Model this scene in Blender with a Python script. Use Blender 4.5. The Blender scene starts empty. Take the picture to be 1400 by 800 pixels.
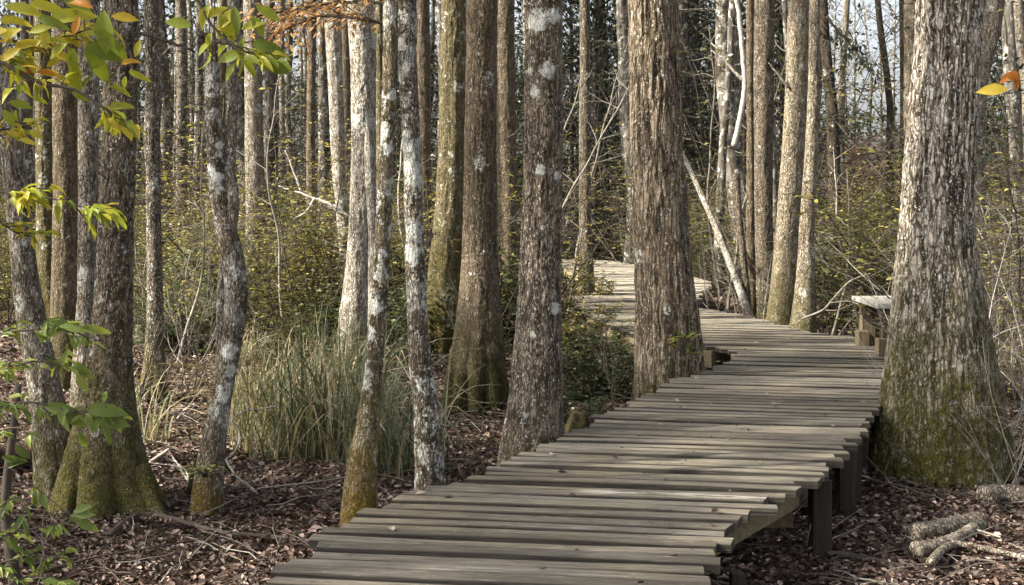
import bpy, math, random
import numpy as np
from mathutils import Vector

R = math.radians
random.seed(7)
rng = np.random.default_rng(7)
sc = bpy.context.scene
COL = sc.collection

# ------------------------------------------------------------------ camera, world, sun, exposure
F = 1867.0          # focal length in pixels of the 1400 px wide photograph
CH = 1.5            # eye height above the deck (deck top is z = 0)
HZ = 256.0          # horizon row
cam_d = bpy.data.cameras.new("camera")
cam = bpy.data.objects.new("camera", cam_d)
COL.objects.link(cam)
cam.location = (0, 0, CH)
cam.rotation_euler = (R(90), 0, 0)
cam_d.sensor_width = 36
cam_d.lens = 36 * F / 1400
cam_d.shift_y = -144 / 1400
cam_d.clip_start = 0.05
cam_d.clip_end = 1500
sc.camera = cam

SUN_EL, SUN_AZ = 40.0, 253.0       # azimuth clockwise from +Y: the sun stands to the left, a little behind the camera
world = bpy.data.worlds.new("World")
sc.world = world
world.use_nodes = True
wn = world.node_tree
sky = wn.nodes.new("ShaderNodeTexSky")
sky.sky_type = 'NISHITA'
sky.sun_disc = False
sky.sun_elevation = R(SUN_EL)
sky.sun_rotation = R(SUN_AZ)
sky.air_density = 0.8
sky.dust_density = 4.0
sky.ozone_density = 0.2
hs = wn.nodes.new("ShaderNodeHueSaturation")
hs.inputs["Saturation"].default_value = 0.42      # thin high overcast
wn.links.new(sky.outputs[0], hs.inputs["Color"])
wn.links.new(hs.outputs[0], wn.nodes["Background"].inputs[0])
wn.nodes["Background"].inputs[1].default_value = 0.11
sd = bpy.data.lights.new("sun", 'SUN')
sd.energy = 5.0
sd.angle = R(1.0)
sd.color = (1.0, 0.92, 0.79)
sun = bpy.data.objects.new("sun", sd)
COL.objects.link(sun)
S = Vector((math.sin(R(SUN_AZ)) * math.cos(R(SUN_EL)), math.cos(R(SUN_AZ)) * math.cos(R(SUN_EL)), math.sin(R(SUN_EL))))
sun.location = S * 60
sun.rotation_euler = S.to_track_quat('Z', 'Y').to_euler()
sc.view_settings.view_transform = 'Standard'
sc.view_settings.look = 'None'
sc.view_settings.gamma = 1.0
sc.view_settings.exposure = 1.58
sc.render.engine = 'CYCLES'
sc.cycles.use_denoising = True
sc.cycles.max_bounces = 6
sc.cycles.diffuse_bounces = 3
sc.cycles.glossy_bounces = 2
sc.cycles.transmission_bounces = 4
sc.cycles.use_adaptive_sampling = True
sc.cycles.adaptive_threshold = 0.02

# ------------------------------------------------------------------ helpers
def W(px, py, Y):
    return Vector(((px - 700) / F * Y, Y, CH - (py - HZ) / F * Y))

def sm(t):
    t = np.clip(t, 0, 1)
    return t * t * (3 - 2 * t)

def _h(ix, iy, iz, s):
    n = (ix * 73856093) ^ (iy * 19349663) ^ (iz * 83492791) ^ (s * 2654435761)
    n = n & 0x7fffffff
    n = ((n ^ (n >> 13)) * 1274126177) & 0x7fffffff
    n = ((n ^ (n >> 15)) * 668265263) & 0x7fffffff
    return (n ^ (n >> 16)) / 2147483647.0

def vn(x, y, z, s=0):
    """value noise 0..1 on arrays"""
    x = np.asarray(x, float); y = np.asarray(y, float); z = np.asarray(z, float)
    x, y, z = np.broadcast_arrays(x, y, z)
    fx, fy, fz = np.floor(x), np.floor(y), np.floor(z)
    ix, iy, iz = fx.astype(np.int64), fy.astype(np.int64), fz.astype(np.int64)
    tx, ty, tz = sm(x - fx), sm(y - fy), sm(z - fz)
    def c(a, b, d): return _h(ix + a, iy + b, iz + d, s)
    x00 = c(0,0,0) * (1 - tx) + c(1,0,0) * tx
    x10 = c(0,1,0) * (1 - tx) + c(1,1,0) * tx
    x01 = c(0,0,1) * (1 - tx) + c(1,0,1) * tx
    x11 = c(0,1,1) * (1 - tx) + c(1,1,1) * tx
    return (x00 * (1 - ty) + x10 * ty) * (1 - tz) + (x01 * (1 - ty) + x11 * ty) * tz

def fbm(x, y, z, s=0, o=3):
    a, t, n = 1.0, 0.0, 0.0
    for k in range(o):
        t = t + a * vn(x * 2 ** k, y * 2 ** k, z * 2 ** k, s + k * 17)
        n += a; a *= .5
    return t / n

def ground(x, y):
    x = np.asarray(x, float); y = np.asarray(y, float)
    h = -0.48 + 0.10 * (fbm(x * .45, y * .45, 0 * x, 3) - .5) + 0.05 * (vn(x * 2.2, y * 2.2, 0 * x, 9) - .5)
    h = h + 2.5 * sm((y - 46) / 13) * sm((x - 4) / 8) + .65 * sm((y - 45) / 15)
    h = h + 0.25 * sm((y - 24) / 10) * sm((-x + 1) / 5)
    return h

def sx_(px, Y): return (px - 700) / F * Y
def gz(x, y):
    return float(ground(np.array([x]), np.array([y]))[0])

class MB:
    """gathers vertices and faces (with a material slot and a 0..1 value per vertex) and links them as one mesh"""
    def __init__(s): s.V = []; s.F = []; s.M = []; s.A = []; s.n = 0
    def add(s, V, F_, mi=0, a=None):
        V = np.asarray(V, float).reshape(-1, 3); F_ = np.asarray(F_, np.int64)
        s.V.append(V); s.F.append(F_ + s.n); s.M.append(mi)
        s.A.append(np.full(len(V), 0.5) if a is None else np.broadcast_to(np.asarray(a, float), (len(V),)))
        s.n += len(V)
    def tube(s, P, rad, sides=5, mi=0, a=None, cap=True):
        V, F_ = tube_geo(P, rad, sides)
        s.add(V, F_, mi, a)
        if cap and sides > 3:
            k = len(V)
            s.F.append(np.array([list(range(s.n - sides, s.n))])); s.M.append(mi)
            s.F.append(np.array([list(range(s.n - k + sides - 1, s.n - k - 1, -1))])); s.M.append(mi)
    def box(s, c, size, rz=0, mi=0, a=None, tilt=0):
        x, y, z = [v / 2 for v in size]
        b = min(x, y, z) * .12
        V = []
        for sz, q in ((-z, b), (-z + b, 0), (z - b, 0), (z, b)):
            for sx, sy in ((-1,-1),(1,-1),(1,1),(-1,1)):
                V.append((sx * (x - q), sy * (y - q), sz))
        V = np.array(V)
        F_ = [[3,2,1,0],[12,13,14,15]]
        for k in range(3):
            for j in range(4):
                F_.append([k*4+j, k*4+(j+1)%4, k*4+4+(j+1)%4, k*4+4+j])
        if tilt:
            V = np.c_[V[:,0], V[:,1]*math.cos(tilt)-V[:,2]*math.sin(tilt), V[:,1]*math.sin(tilt)+V[:,2]*math.cos(tilt)]
        cs, sn = math.cos(rz), math.sin(rz)
        V = np.c_[V[:,0]*cs - V[:,1]*sn + c[0], V[:,0]*sn + V[:,1]*cs + c[1], V[:,2] + c[2]]
        s.add(V, F_, mi, a)
    def mesh(s, name, mats, smooth=True):
        V = np.concatenate(s.V); A = np.concatenate(s.A)
        me = bpy.data.meshes.new(name)
        me.vertices.add(len(V)); me.vertices.foreach_set("co", V.astype(np.float32).ravel())
        idx = np.concatenate([f.ravel() for f in s.F])
        tot = np.concatenate([np.full(len(f), f.shape[1]) for f in s.F])
        mi = np.concatenate([np.full(len(f), m) for f, m in zip(s.F, s.M)])
        st = np.concatenate([[0], np.cumsum(tot)[:-1]])
        me.loops.add(len(idx)); me.loops.foreach_set("vertex_index", idx.astype(np.int32))
        me.polygons.add(len(tot)); me.polygons.foreach_set("loop_start", st.astype(np.int32))
        me.polygons.foreach_set("loop_total", tot.astype(np.int32))
        me.polygons.foreach_set("material_index", mi.astype(np.int32))
        me.polygons.foreach_set("use_smooth", np.full(len(tot), smooth))
        for m in (mats if isinstance(mats, (list, tuple)) else [mats]): me.materials.append(m)
        at = me.attributes.new("rnd", 'FLOAT', 'POINT'); at.data.foreach_set("value", A.astype(np.float32))
        me.update(calc_edges=True)
        return me
    def build(s, name, mats, parent=None, smooth=True, loc=(0,0,0)):
        o = bpy.data.objects.new(name, s.mesh(name, mats, smooth))
        COL.objects.link(o); o.parent = parent; o.location = loc
        return o

def tube_geo(P, rad, sides):
    P = np.asarray([tuple(p) for p in P], float); n = len(P)
    rad = np.broadcast_to(np.asarray(rad, float), (n,))
    T = np.gradient(P, axis=0); T /= np.linalg.norm(T, axis=1)[:, None] + 1e-9
    ref = np.array([0.31, 0.17, 0.93]) if abs(T[:, 2]).mean() < .75 else np.array([0.95, 0.2, 0.1])
    A = np.cross(T, ref); A /= np.linalg.norm(A, axis=1)[:, None] + 1e-9
    B = np.cross(T, A)
    th = np.arange(sides) * 2 * math.pi / sides
    V = P[:, None, :] + rad[:, None, None] * (np.cos(th)[None, :, None] * A[:, None, :] + np.sin(th)[None, :, None] * B[:, None, :])
    i = np.arange(n - 1)[:, None] * sides; j = np.arange(sides)[None, :]; jn = (j + 1) % sides
    Fq = np.stack([i + j, i + jn, i + sides + jn, i + sides + j], -1).reshape(-1, 4)
    return V.reshape(-1, 3), Fq

def smooth_path(P, n=24):
    """Catmull-Rom through points"""
    P = [np.array(tuple(p), float) for p in P]
    P = [2 * P[0] - P[1]] + P + [2 * P[-1] - P[-2]]
    out = []; m = len(P) - 3
    for t in np.linspace(0, m - 1e-6, n):
        k = int(t); u = t - k
        a, b, c, d = P[k:k + 4]
        out.append(.5 * ((2 * b) + (-a + c) * u + (2 * a - 5 * b + 4 * c - d) * u * u + (-a + 3 * b - 3 * c + d) * u ** 3))
    return np.array(out)

KITE = (np.array([(0,0,0),(.45,.5,.09),(1,0,-.03),(.45,-.5,.09)]), np.array([[0,1,2,3]]))
def _near():
    V = []; Fq = []
    st = [0, .18, .42, .68, .88, 1.0]; wd = [.03, .32, .5, .40, .17, .01]
    for u, w in zip(st, wd):
        dr = -.16 * u * u
        V += [(u, w, dr + .16 * w), (u, 0, dr), (u, -w, dr + .16 * w)]
    for k in range(5):
        a = 3 * k
        Fq += [[a, a+1, a+4, a+3], [a+1, a+2, a+5, a+4]]
    return np.array(V), np.array(Fq)
NEAR = _near()
def _near2():
    V, Fq = _near(); V = V.copy(); u = V[:, 0]
    V[:, 2] = V[:, 2] * 1.6 - .30 * u ** 3 + .05 * np.sin(u * 9) * np.sign(V[:, 1]); V[:, 1] *= 1 + .25 * np.sin(u * 7 + 1) * (V[:, 1] > 0)
    return V, Fq
NEAR2 = _near2()
LIT = (np.array([(0,0,.02),(.3,.42,.16),(.75,.36,.12),(1,0,.06),(.7,-.38,.2),(.28,-.4,.1),(.5,0,-.03)]),
       np.array([[6,0,1],[6,1,2],[6,2,3],[6,3,4],[6,4,5],[6,5,0]]))

def leaves(mb, P, D, N, L, Wd, shape=KITE, mi=0, a=None):
    """place one leaf per row: P base, D along, N up, L length, Wd width"""
    P = np.asarray(P, float); n = len(P)
    if n == 0: return
    D = np.asarray(D, float); D = D / (np.linalg.norm(D, axis=1)[:, None] + 1e-9)
    N = np.asarray(N, float)
    Sx = np.cross(N, D); Sx /= np.linalg.norm(Sx, axis=1)[:, None] + 1e-9
    N = np.cross(D, Sx)
    L = np.broadcast_to(L, (n,)); Wd = np.broadcast_to(Wd, (n,))
    sv, sf = shape; k = len(sv)
    V = P[:, None, :] + D[:, None, :] * (sv[None, :, 0:1] * L[:, None, None]) + Sx[:, None, :] * (sv[None, :, 1:2] * Wd[:, None, None]) + N[:, None, :] * (sv[None, :, 2:3] * L[:, None, None])
    Fq = (sf[None] + (np.arange(n) * k)[:, None, None]).reshape(-1, sf.shape[1])
    if a is None: a = rng.random(n)
    mb.add(V.reshape(-1, 3), Fq, mi, np.repeat(a, k))

def tag(o, label=None, cat=None, group=None, kind=None):
    if label: o["label"] = label
    if cat: o["category"] = cat
    if group: o["group"] = group
    if kind: o["kind"] = kind
    return o

def empty(name, loc, label, cat, group=None, rz=0):
    o = bpy.data.objects.new(name, None); COL.objects.link(o)
    o.location = loc; o.rotation_euler = (0, 0, rz); o.empty_display_size = .1
    return tag(o, label, cat, group)

# ------------------------------------------------------------------ materials
class NT:
    def __init__(s, name):
        s.m = bpy.data.materials.new(name); s.m.use_nodes = True
        s.t = s.m.node_tree; s.b = s.t.nodes["Principled BSDF"]; s.out = s.t.nodes["Material Output"]
    def n(s, typ, **kw):
        nd = s.t.nodes.new(typ)
        for k, v in kw.items():
            if k.startswith("i_"):
                key = k[2:]; key = int(key) if key.isdigit() else key.replace("_", " ")
                nd.inputs[key].default_value = v
            else: setattr(nd, k, v)
        return nd
    def l(s, a, b): s.t.links.new(a, b)
    def coord(s, scale=(1,1,1), uv=False):
        c = s.n("ShaderNodeTexCoord"); mp = s.n("ShaderNodeMapping")
        mp.inputs["Scale"].default_value = scale
        s.l(c.outputs["UV" if uv else "Object"], mp.inputs[0]); return mp.outputs[0]
    def noise(s, scale, detail=4, rough=.6, vec=None, dist=0):
        nd = s.n("ShaderNodeTexNoise"); nd.inputs["Scale"].default_value = scale
        nd.inputs["Detail"].default_value = detail; nd.inputs["Roughness"].default_value = rough
        nd.inputs["Distortion"].default_value = dist
        if vec is not None: s.l(vec, nd.inputs["Vector"])
        return nd.outputs[0]
    def ramp(s, fac, stops, interp='LINEAR'):
        nd = s.n("ShaderNodeValToRGB"); nd.color_ramp.interpolation = interp
        el = nd.color_ramp.elements
        while len(el) < len(stops): el.new(.5)
        for e, (p, c) in zip(el, stops):
            e.position = p; e.color = tuple(c) + (1,) if len(c) == 3 else c
        s.l(fac, nd.inputs[0]); return nd.outputs[0]
    def grey(s, fac, p0, p1, v0=0., v1=1.):
        nd = s.n("ShaderNodeMapRange"); nd.inputs[1].default_value = p0; nd.inputs[2].default_value = p1
        nd.inputs[3].default_value = v0; nd.inputs[4].default_value = v1
        s.l(fac, nd.inputs[0]); return nd.outputs[0]
    def mix(s, fac, a, b, mode='MIX'):
        nd = s.n("ShaderNodeMix", data_type='RGBA', blend_type=mode)
        if isinstance(fac, (int, float)): nd.inputs[0].default_value = fac
        else: s.l(fac, nd.inputs[0])
        for k, v in ((6, a), (7, b)):
            if isinstance(v, tuple): nd.inputs[k].default_value = v + (1,) if len(v) == 3 else v
            else: s.l(v, nd.inputs[k])
        return nd.outputs[2]
    def math(s, op, a, b=0.):
        nd = s.n("ShaderNodeMath", operation=op)
        for k, v in ((0, a), (1, b)):
            if isinstance(v, (int, float)): nd.inputs[k].default_value = v
            else: s.l(v, nd.inputs[k])
        return nd.outputs[0]
    def attr(s, name="rnd"):
        return s.n("ShaderNodeAttribute", attribute_name=name).outputs["Fac"]
    def bump(s, h, dist=.01, strength=1.):
        nd = s.n("ShaderNodeBump"); nd.inputs["Strength"].default_value = strength; nd.inputs["Distance"].default_value = dist
        s.l(h, nd.inputs["Height"]); s.l(nd.outputs[0], s.b.inputs["Normal"])
    def done(s, col, rough=.85, spec=.3):
        s.l(col, s.b.inputs["Base Color"]); s.b.inputs["Roughness"].default_value = rough
        s.b.inputs["Specular IOR Level"].default_value = spec
        return s.m

_bark = {}
def bark(dark=(.028,.021,.016), mid=(.13,.105,.082), light=(.30,.26,.215), lichen=.3, lscale=9., speck=.4,
         moss_h=.5, moss_c=(.085,.078,.018), moss=1., algae=0., base_bare=0., vs_=66., crackv=.27):
    """bark whose furrows come from the mesh (value rnd), with pale lichen patches and moss rising from the foot"""
    moss_h *= 1.7
    key = (dark, mid, light, lichen, lscale, speck, moss_h, moss_c, moss, algae, base_bare, vs_, crackv)
    if key in _bark: return _bark[key]
    t = NT("bark")
    v = t.coord()
    ob = t.n("ShaderNodeObjectInfo")
    off = t.n("ShaderNodeVectorMath", operation='ADD'); t.l(v, off.inputs[0])
    cmb = t.n("ShaderNodeCombineXYZ"); t.l(t.math('MULTIPLY', ob.outputs["Random"], 40.), cmb.inputs[0]); t.l(cmb.outputs[0], off.inputs[1])
    v = off.outputs[0]
    vs = t.n("ShaderNodeMapping"); vs.inputs["Scale"].default_value = (1,1,.38); t.l(v, vs.inputs[0]); vs = vs.outputs[0]
    fur = t.attr()
    fine = t.noise(70, 5, .7, vs)
    dn = t.n("ShaderNodeTexNoise"); dn.inputs["Scale"].default_value = 14; dn.inputs["Detail"].default_value = 3; t.l(vs, dn.inputs["Vector"])
    mv = t.n("ShaderNodeVectorMath", operation='MULTIPLY_ADD'); mv.inputs[1].default_value = (.075,.075,.075)
    vz = t.n("ShaderNodeMapping"); vz.inputs["Scale"].default_value = (1, 1, crackv); t.l(v, vz.inputs[0])
    t.l(dn.outputs["Color"], mv.inputs[0]); t.l(vz.outputs[0], mv.inputs[2])
    vo = t.n("ShaderNodeTexVoronoi", feature='DISTANCE_TO_EDGE'); vo.inputs["Scale"].default_value = vs_; t.l(mv.outputs[0], vo.inputs["Vector"])
    vc = t.n("ShaderNodeTexVoronoi", feature='F1'); vc.inputs["Scale"].default_value = vs_; t.l(mv.outputs[0], vc.inputs["Vector"])
    crack = t.math('ADD', t.grey(vo.outputs["Distance"], .03, .16), t.math('MULTIPLY', t.math('SUBTRACT', t.noise(90, 4, .75, vs), .5), 1.1)); crack = t.grey(crack, 0, 1)
    sc_ = t.n("ShaderNodeSeparateColor"); t.l(vc.outputs["Color"], sc_.inputs[0])
    f2 = t.math('ADD', t.math('MULTIPLY', fur, .45), t.math('MULTIPLY', t.grey(fine, .36, .64), .38))
    f2 = t.math('ADD', f2, t.math('MULTIPLY', sc_.outputs[0], .26))
    col = t.ramp(f2, [(.16, dark), (.46, mid), (.78, light), (1., tuple(min(1, c * 1.35) for c in light))])
    col = t.mix(t.math('MULTIPLY', t.math('MULTIPLY', t.math('SUBTRACT', 1., crack), .9), t.grey(t.noise(11, 3, .6, v), .35, .55, .35, 1.)), col, dark)
    big = t.noise(2.3, 3, .6, v)
    col = t.mix(t.grey(big, .3, .7, .0, .6), col, t.mix(.5, col, (.13,.11,.075)), 'MIX')
    if algae > 0:
        col = t.mix(t.math('MULTIPLY', t.grey(t.noise(3.2, 4, .65, v), .35, .65), algae), col, t.mix(.6, (.085,.082,.03), col, 'MIX'))
    col = t.mix(1., col, (1.04,.97,.88), 'MULTIPLY')
    # lichen: large rugged patches and small specks on the ridges
    l1 = t.grey(t.noise(lscale, 8, .78, v, .4), .655 - .17 * lichen, .675 - .17 * lichen)
    l2 = t.grey(t.noise(58, 4, .7, v), .67 - .14 * speck, .70 - .14 * speck)
    l2 = t.math('MULTIPLY', l2, t.grey(crack, .3, .7))
    l3 = t.grey(t.noise(1.6, 2, .5, v), .38, .6)
    l1 = t.math('MULTIPLY', l1, t.grey(l3, 0, 1, .35, 1.))
    lm = t.math('MAXIMUM', l1, l2)
    lm = t.math('MULTIPLY', lm, t.math('MULTIPLY', t.grey(fine, .3, .5, .5, 1.), t.grey(crack, 0, .6, .45, 1.)))
    sp = t.grey(t.math('ADD', t.attr('spot'), t.math('MULTIPLY', t.math('SUBTRACT', t.noise(30, 8, .85, v), .5), 4.2)), .55, .75)
    lm = t.math('MAXIMUM', lm, t.math('MULTIPLY', sp, .95))
    lc = t.ramp(t.noise(25, 3, .6, v), [(.3, (.40,.42,.36)), (.5, (.66,.67,.60)), (.75, (.84,.83,.78))])
    col = t.mix(lm, col, lc)
    # moss near the foot
    sep = t.n("ShaderNodeSeparateXYZ"); t.l(t.coord(), sep.inputs[0])
    mz = t.math('SUBTRACT', t.math('ADD', sep.outputs[2], t.math('MULTIPLY', t.noise(5, 5, .7, v), -1.3 * max(moss_h, .3))), 0)
    mm = t.grey(mz, moss_h * .05, -moss_h * .55, 0., moss)
    mm = t.math('MULTIPLY', mm, t.grey(t.noise(22, 4, .7, v), .25, .55, .25, 1.))
    if base_bare > 0:
        mm = t.math('MULTIPLY', mm, t.grey(t.math('ADD', sep.outputs[2], t.math('MULTIPLY', t.noise(9, 2, .5, v), .12)), base_bare, base_bare + .12))
    mc = t.ramp(t.noise(60, 4, .7, v), [(.3, tuple(c * .35 for c in moss_c)), (.55, moss_c), (.75, tuple(c * 2.1 for c in moss_c))])
    col = t.mix(mm, col, mc)
    hh = t.math('ADD', t.math('MULTIPLY', fine, .5), t.math('MULTIPLY', crack, .5))
    hh = t.math('ADD', hh, t.math('MULTIPLY', mm, t.math('MULTIPLY', t.noise(90, 3, .7, v), .8)))
    t.bump(hh, .02, 1.)
    _bark[key] = t.done(col, .92, .2)
    return _bark[key]

def leaf_mat(name, stops, trans=.35, rough=.55, spec=.3):
    t = NT(name)
    col = t.ramp(t.attr(), stops)
    col = t.mix(t.grey(t.noise(40, 3, .6, t.coord()), .3, .7, 0, .5), col, t.mix(.5, col, (.05,.04,.015)))
    col = t.mix(t.grey(t.noise(95, 3, .6, t.coord()), .63, .68, 0, .7), col, t.mix(.3, (.07,.04,.015), col))
    t.done(col, rough, spec)
    tr = t.n("ShaderNodeBsdfTranslucent"); t.l(t.mix(1., col, (1.25,1.2,.7), 'MULTIPLY'), tr.inputs[0])
    mx = t.n("ShaderNodeMixShader"); mx.inputs[0].default_value = trans
    t.l(t.b.outputs[0], mx.inputs[1]); t.l(tr.outputs[0], mx.inputs[2]); t.l(mx.outputs[0], t.out.inputs[0])
    return t.m

def simple(name, stops, scale=20, stretch=(1,1,1), rough=.85, b=.004):
    t = NT(name)
    v = t.coord(stretch)
    n = t.noise(scale, 5, .65, v)
    f = t.math('ADD', t.math('MULTIPLY', n, .8), t.math('MULTIPLY', t.attr(), .3))
    t.bump(n, b, .8)
    return t.done(t.ramp(f, stops), rough, .25)

M_olive = leaf_mat("olive_leaves", [(0, (.022,.030,.010)), (.45, (.075,.085,.022)), (.8, (.16,.16,.04)), (1, (.36,.31,.09))])
M_yell = leaf_mat("yellow_green_leaves", [(0, (.05,.055,.014)), (.35, (.15,.15,.035)), (.7, (.34,.30,.07)), (1, (.55,.48,.17))])
M_green = leaf_mat("green_leaves", [(0, (.02,.038,.014)), (.5, (.055,.085,.03)), (.85, (.12,.15,.055)), (1, (.30,.32,.16))], .3)
M_ever = leaf_mat("evergreen_leaves", [(0, (.008,.016,.008)), (.5, (.022,.038,.018)), (.85, (.05,.07,.035)), (1, (.12,.15,.09))], .15, .38, .5)
M_red = leaf_mat("reddish_brush_leaves", [(0, (.05,.025,.02)), (.5, (.14,.075,.06)), (1, (.28,.17,.14))])
M_orange = leaf_mat("orange_leaves", [(0, (.35,.14,.05)), (.3, (.68,.36,.13)), (.7, (.82,.54,.26)), (1, (.85,.68,.42))], .6)
M_fore = leaf_mat("foreground_leaves", [(0, (.09,.14,.02)), (.35, (.26,.32,.035)), (.6, (.46,.45,.045)), (.85, (.62,.45,.05)), (1, (.58,.20,.035))], .5, .45, .4)
M_foreg = leaf_mat("foreground_green_leaves", [(0, (.06,.09,.025)), (.5, (.18,.25,.055)), (.8, (.32,.36,.09)), (1, (.46,.42,.10))], .45, .42, .4)
M_autumn = leaf_mat("sparse_crown_leaves", [(0, (.08,.04,.02)), (.5, (.20,.12,.05)), (1, (.35,.27,.09))])
M_litter = leaf_mat("litter_leaves", [(0, (.014,.009,.008)), (.3, (.045,.026,.021)), (.55, (.115,.070,.058)), (.77, (.24,.165,.135)), (.92, (.44,.34,.28)), (1, (.66,.57,.49))], .12, .5, .4)
M_sedge = leaf_mat("sedge_blades", [(0, (.03,.045,.022)), (.3, (.085,.11,.058)), (.5, (.19,.225,.14)), (.7, (.24,.205,.125)), (1, (.50,.43,.30))], .3)
M_twig = simple("pale_twigs", [(.3, (.05,.042,.033)), (.55, (.17,.15,.12)), (.85, (.38,.35,.30))], 14)
M_dtwig = simple("dark_twigs", [(.2, (.025,.02,.017)), (.6, (.07,.055,.045)), (.95, (.15,.125,.10))], 14)
M_white = simple("bleached_branch", [(.35, (.07,.058,.046)), (.5, (.26,.235,.20)), (.72, (.52,.49,.44))], 34)
M_log = simple("weathered_log_bark", [(.25, (.05,.04,.032)), (.5, (.17,.145,.12)), (.75, (.36,.33,.28)), (1, (.5,.47,.42))], 22, (1,1,1), .9, .012)
M_mossy = simple("mossy_wood", [(.35, (.010,.008,.005)), (.55, (.045,.038,.016)), (.85, (.11,.095,.035))], 25, (1,1,1), .95, .02)

def bark_far():
    t = NT("distant_bark")
    v = t.coord((1,1,.2)); ob = t.n("ShaderNodeObjectInfo")
    n = t.noise(26, 5, .7, v); f = t.math('ADD', t.math('MULTIPLY', n, .7), t.math('MULTIPLY', t.attr(), .3))
    c1 = t.ramp(f, [(.3, (.02,.017,.013)), (.5, (.075,.064,.05)), (.7, (.19,.17,.14))])
    c2 = t.ramp(f, [(.3, (.09,.08,.065)), (.5, (.25,.235,.205)), (.7, (.46,.45,.41))])
    c = t.mix(t.grey(ob.outputs["Random"], .6, 2.2), c1, c2)
    li = t.grey(t.noise(7, 6, .7, t.coord()), .54, .60)
    c = t.mix(t.math('MULTIPLY', li, .8), c, (.50,.50,.46))
    sep = t.n("ShaderNodeSeparateXYZ"); t.l(t.coord(), sep.inputs[0])
    c = t.mix(t.math('MULTIPLY', t.grey(t.math('ADD', sep.outputs[2], t.math('MULTIPLY', t.noise(3, 3, .6, t.coord()), 1.)), 1.2, .4), .75), c, (.07,.066,.02))
    t.bump(n, .02, 1.); return t.done(c, .92, .2)
M_far = bark_far()

def ground_mat():
    t = NT("forest_floor")
    c = t.n("ShaderNodeTexCoord").outputs["Object"]
    vo = t.n("ShaderNodeTexVoronoi"); vo.inputs["Scale"].default_value = 13; vo.inputs["Randomness"].default_value = 1
    dn = t.n("ShaderNodeTexNoise"); dn.inputs["Scale"].default_value = 9; t.l(c, dn.inputs["Vector"])
    mv = t.n("ShaderNodeVectorMath", operation='MULTIPLY_ADD'); mv.inputs[1].default_value = (.12,.12,.12)
    t.l(dn.outputs["Color"], mv.inputs[0]); t.l(c, mv.inputs[2]); t.l(mv.outputs[0], vo.inputs["Vector"])
    sepc = t.n("ShaderNodeSeparateColor"); t.l(vo.outputs["Color"], sepc.inputs[0])
    col = t.ramp(sepc.outputs[0], [(0, (.018,.012,.009)), (.4, (.06,.036,.028)), (.7, (.14,.09,.07)), (1, (.30,.22,.18))])
    dk = t.grey(vo.outputs["Distance"], .0, .6, 1., .25)
    col = t.mix(1., col, t.n("ShaderNodeRGB").outputs[0], 'MIX') if False else col
    g = t.noise(.35, 4, .6, c)
    col = t.mix(t.grey(g, .45, .62, 0, .75), col, t.mix(t.noise(30, 3, .6, c), (.03,.03,.012), (.13,.12,.05)))
    t.bump(t.math('ADD', dk, t.noise(30, 3, .6, c)), .05, 1.)
    return t.done(col, .95, .15)

def deck_mat(name="deck_wood", tint=(1,1,1), side=False):
    t = NT(name)
    uv = t.coord((1,1,1), uv=True)
    def st(sx, sy):
        mp = t.n("ShaderNodeMapping"); mp.inputs["Scale"].default_value = (sx, sy, 1); t.l(uv, mp.inputs[0]); return mp.outputs[0]
    a = t.attr(); pale = t.attr("pale")
    grain = t.noise(1, 6, .68, st(1.9, 58), .25)
    fine = t.noise(1, 4, .7, st(6, 150), .2)
    blot = t.noise(1, 4, .6, st(1.6, 7))
    f = t.math('ADD', t.math('MULTIPLY', grain, .45), t.math('MULTIPLY', fine, .55))
    col = t.ramp(f, [(.32, (.050,.044,.035)), (.43, (.130,.118,.096)), (.53, (.235,.218,.182)), (.66, (.46,.435,.375))])
    tone = t.ramp(a, [(0, (.55,.54,.52)), (.3, (.85,.82,.77)), (.55, (1.15,1.10,1.0)), (.8, (.95,.95,.95)), (1, (1.4,1.33,1.17))])
    col = t.mix(1., col, tone, 'MULTIPLY')
    col = t.mix(t.grey(blot, .42, .68, 0, .55), col, t.mix(.5, col, (.13,.105,.055)))
    ob = t.coord()
    alg = t.grey(t.noise(1.1, 4, .6, ob), .48, .66, 0, .55)
    col = t.mix(alg, col, t.mix(1., col, (1.,.92,.70), 'MULTIPLY'))
    stn = t.grey(t.noise(7, 5, .7, ob), .60, .66, 0, .5)
    col = t.mix(stn, col, (.06,.05,.04))
    spl = t.grey(t.noise(1, 4, .7, st(5, 75)), .62, .65, 0, .8)
    col = t.mix(spl, col, (.50,.46,.38))
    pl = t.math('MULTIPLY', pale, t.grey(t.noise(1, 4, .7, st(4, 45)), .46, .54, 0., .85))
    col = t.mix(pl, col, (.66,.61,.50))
    col = t.mix(t.math('MULTIPLY', t.attr('edge'), t.grey(grain, .3, .6, 1., .75)), col, (.022,.018,.013))  # plank edges darkened: grime, plus the shade of the gaps put into the colour
    t.bump(t.math('ADD', grain, t.math('MULTIPLY', fine, .6)), .012, 1.)
    t.l(t.grey(f, .3, .7, .62, .88), t.b.inputs["Roughness"])
    t.l(col, t.b.inputs["Base Color"]); t.b.inputs["Specular IOR Level"].default_value = .35
    return t.m

def timber(name, stops, axis):
    st = {'x': (1.5, 30, 30), 'y': (30, 1.5, 30), 'z': (30, 30, 1.5)}[axis]
    return simple(name, stops, 1.6, st, .85, .004)

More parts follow.
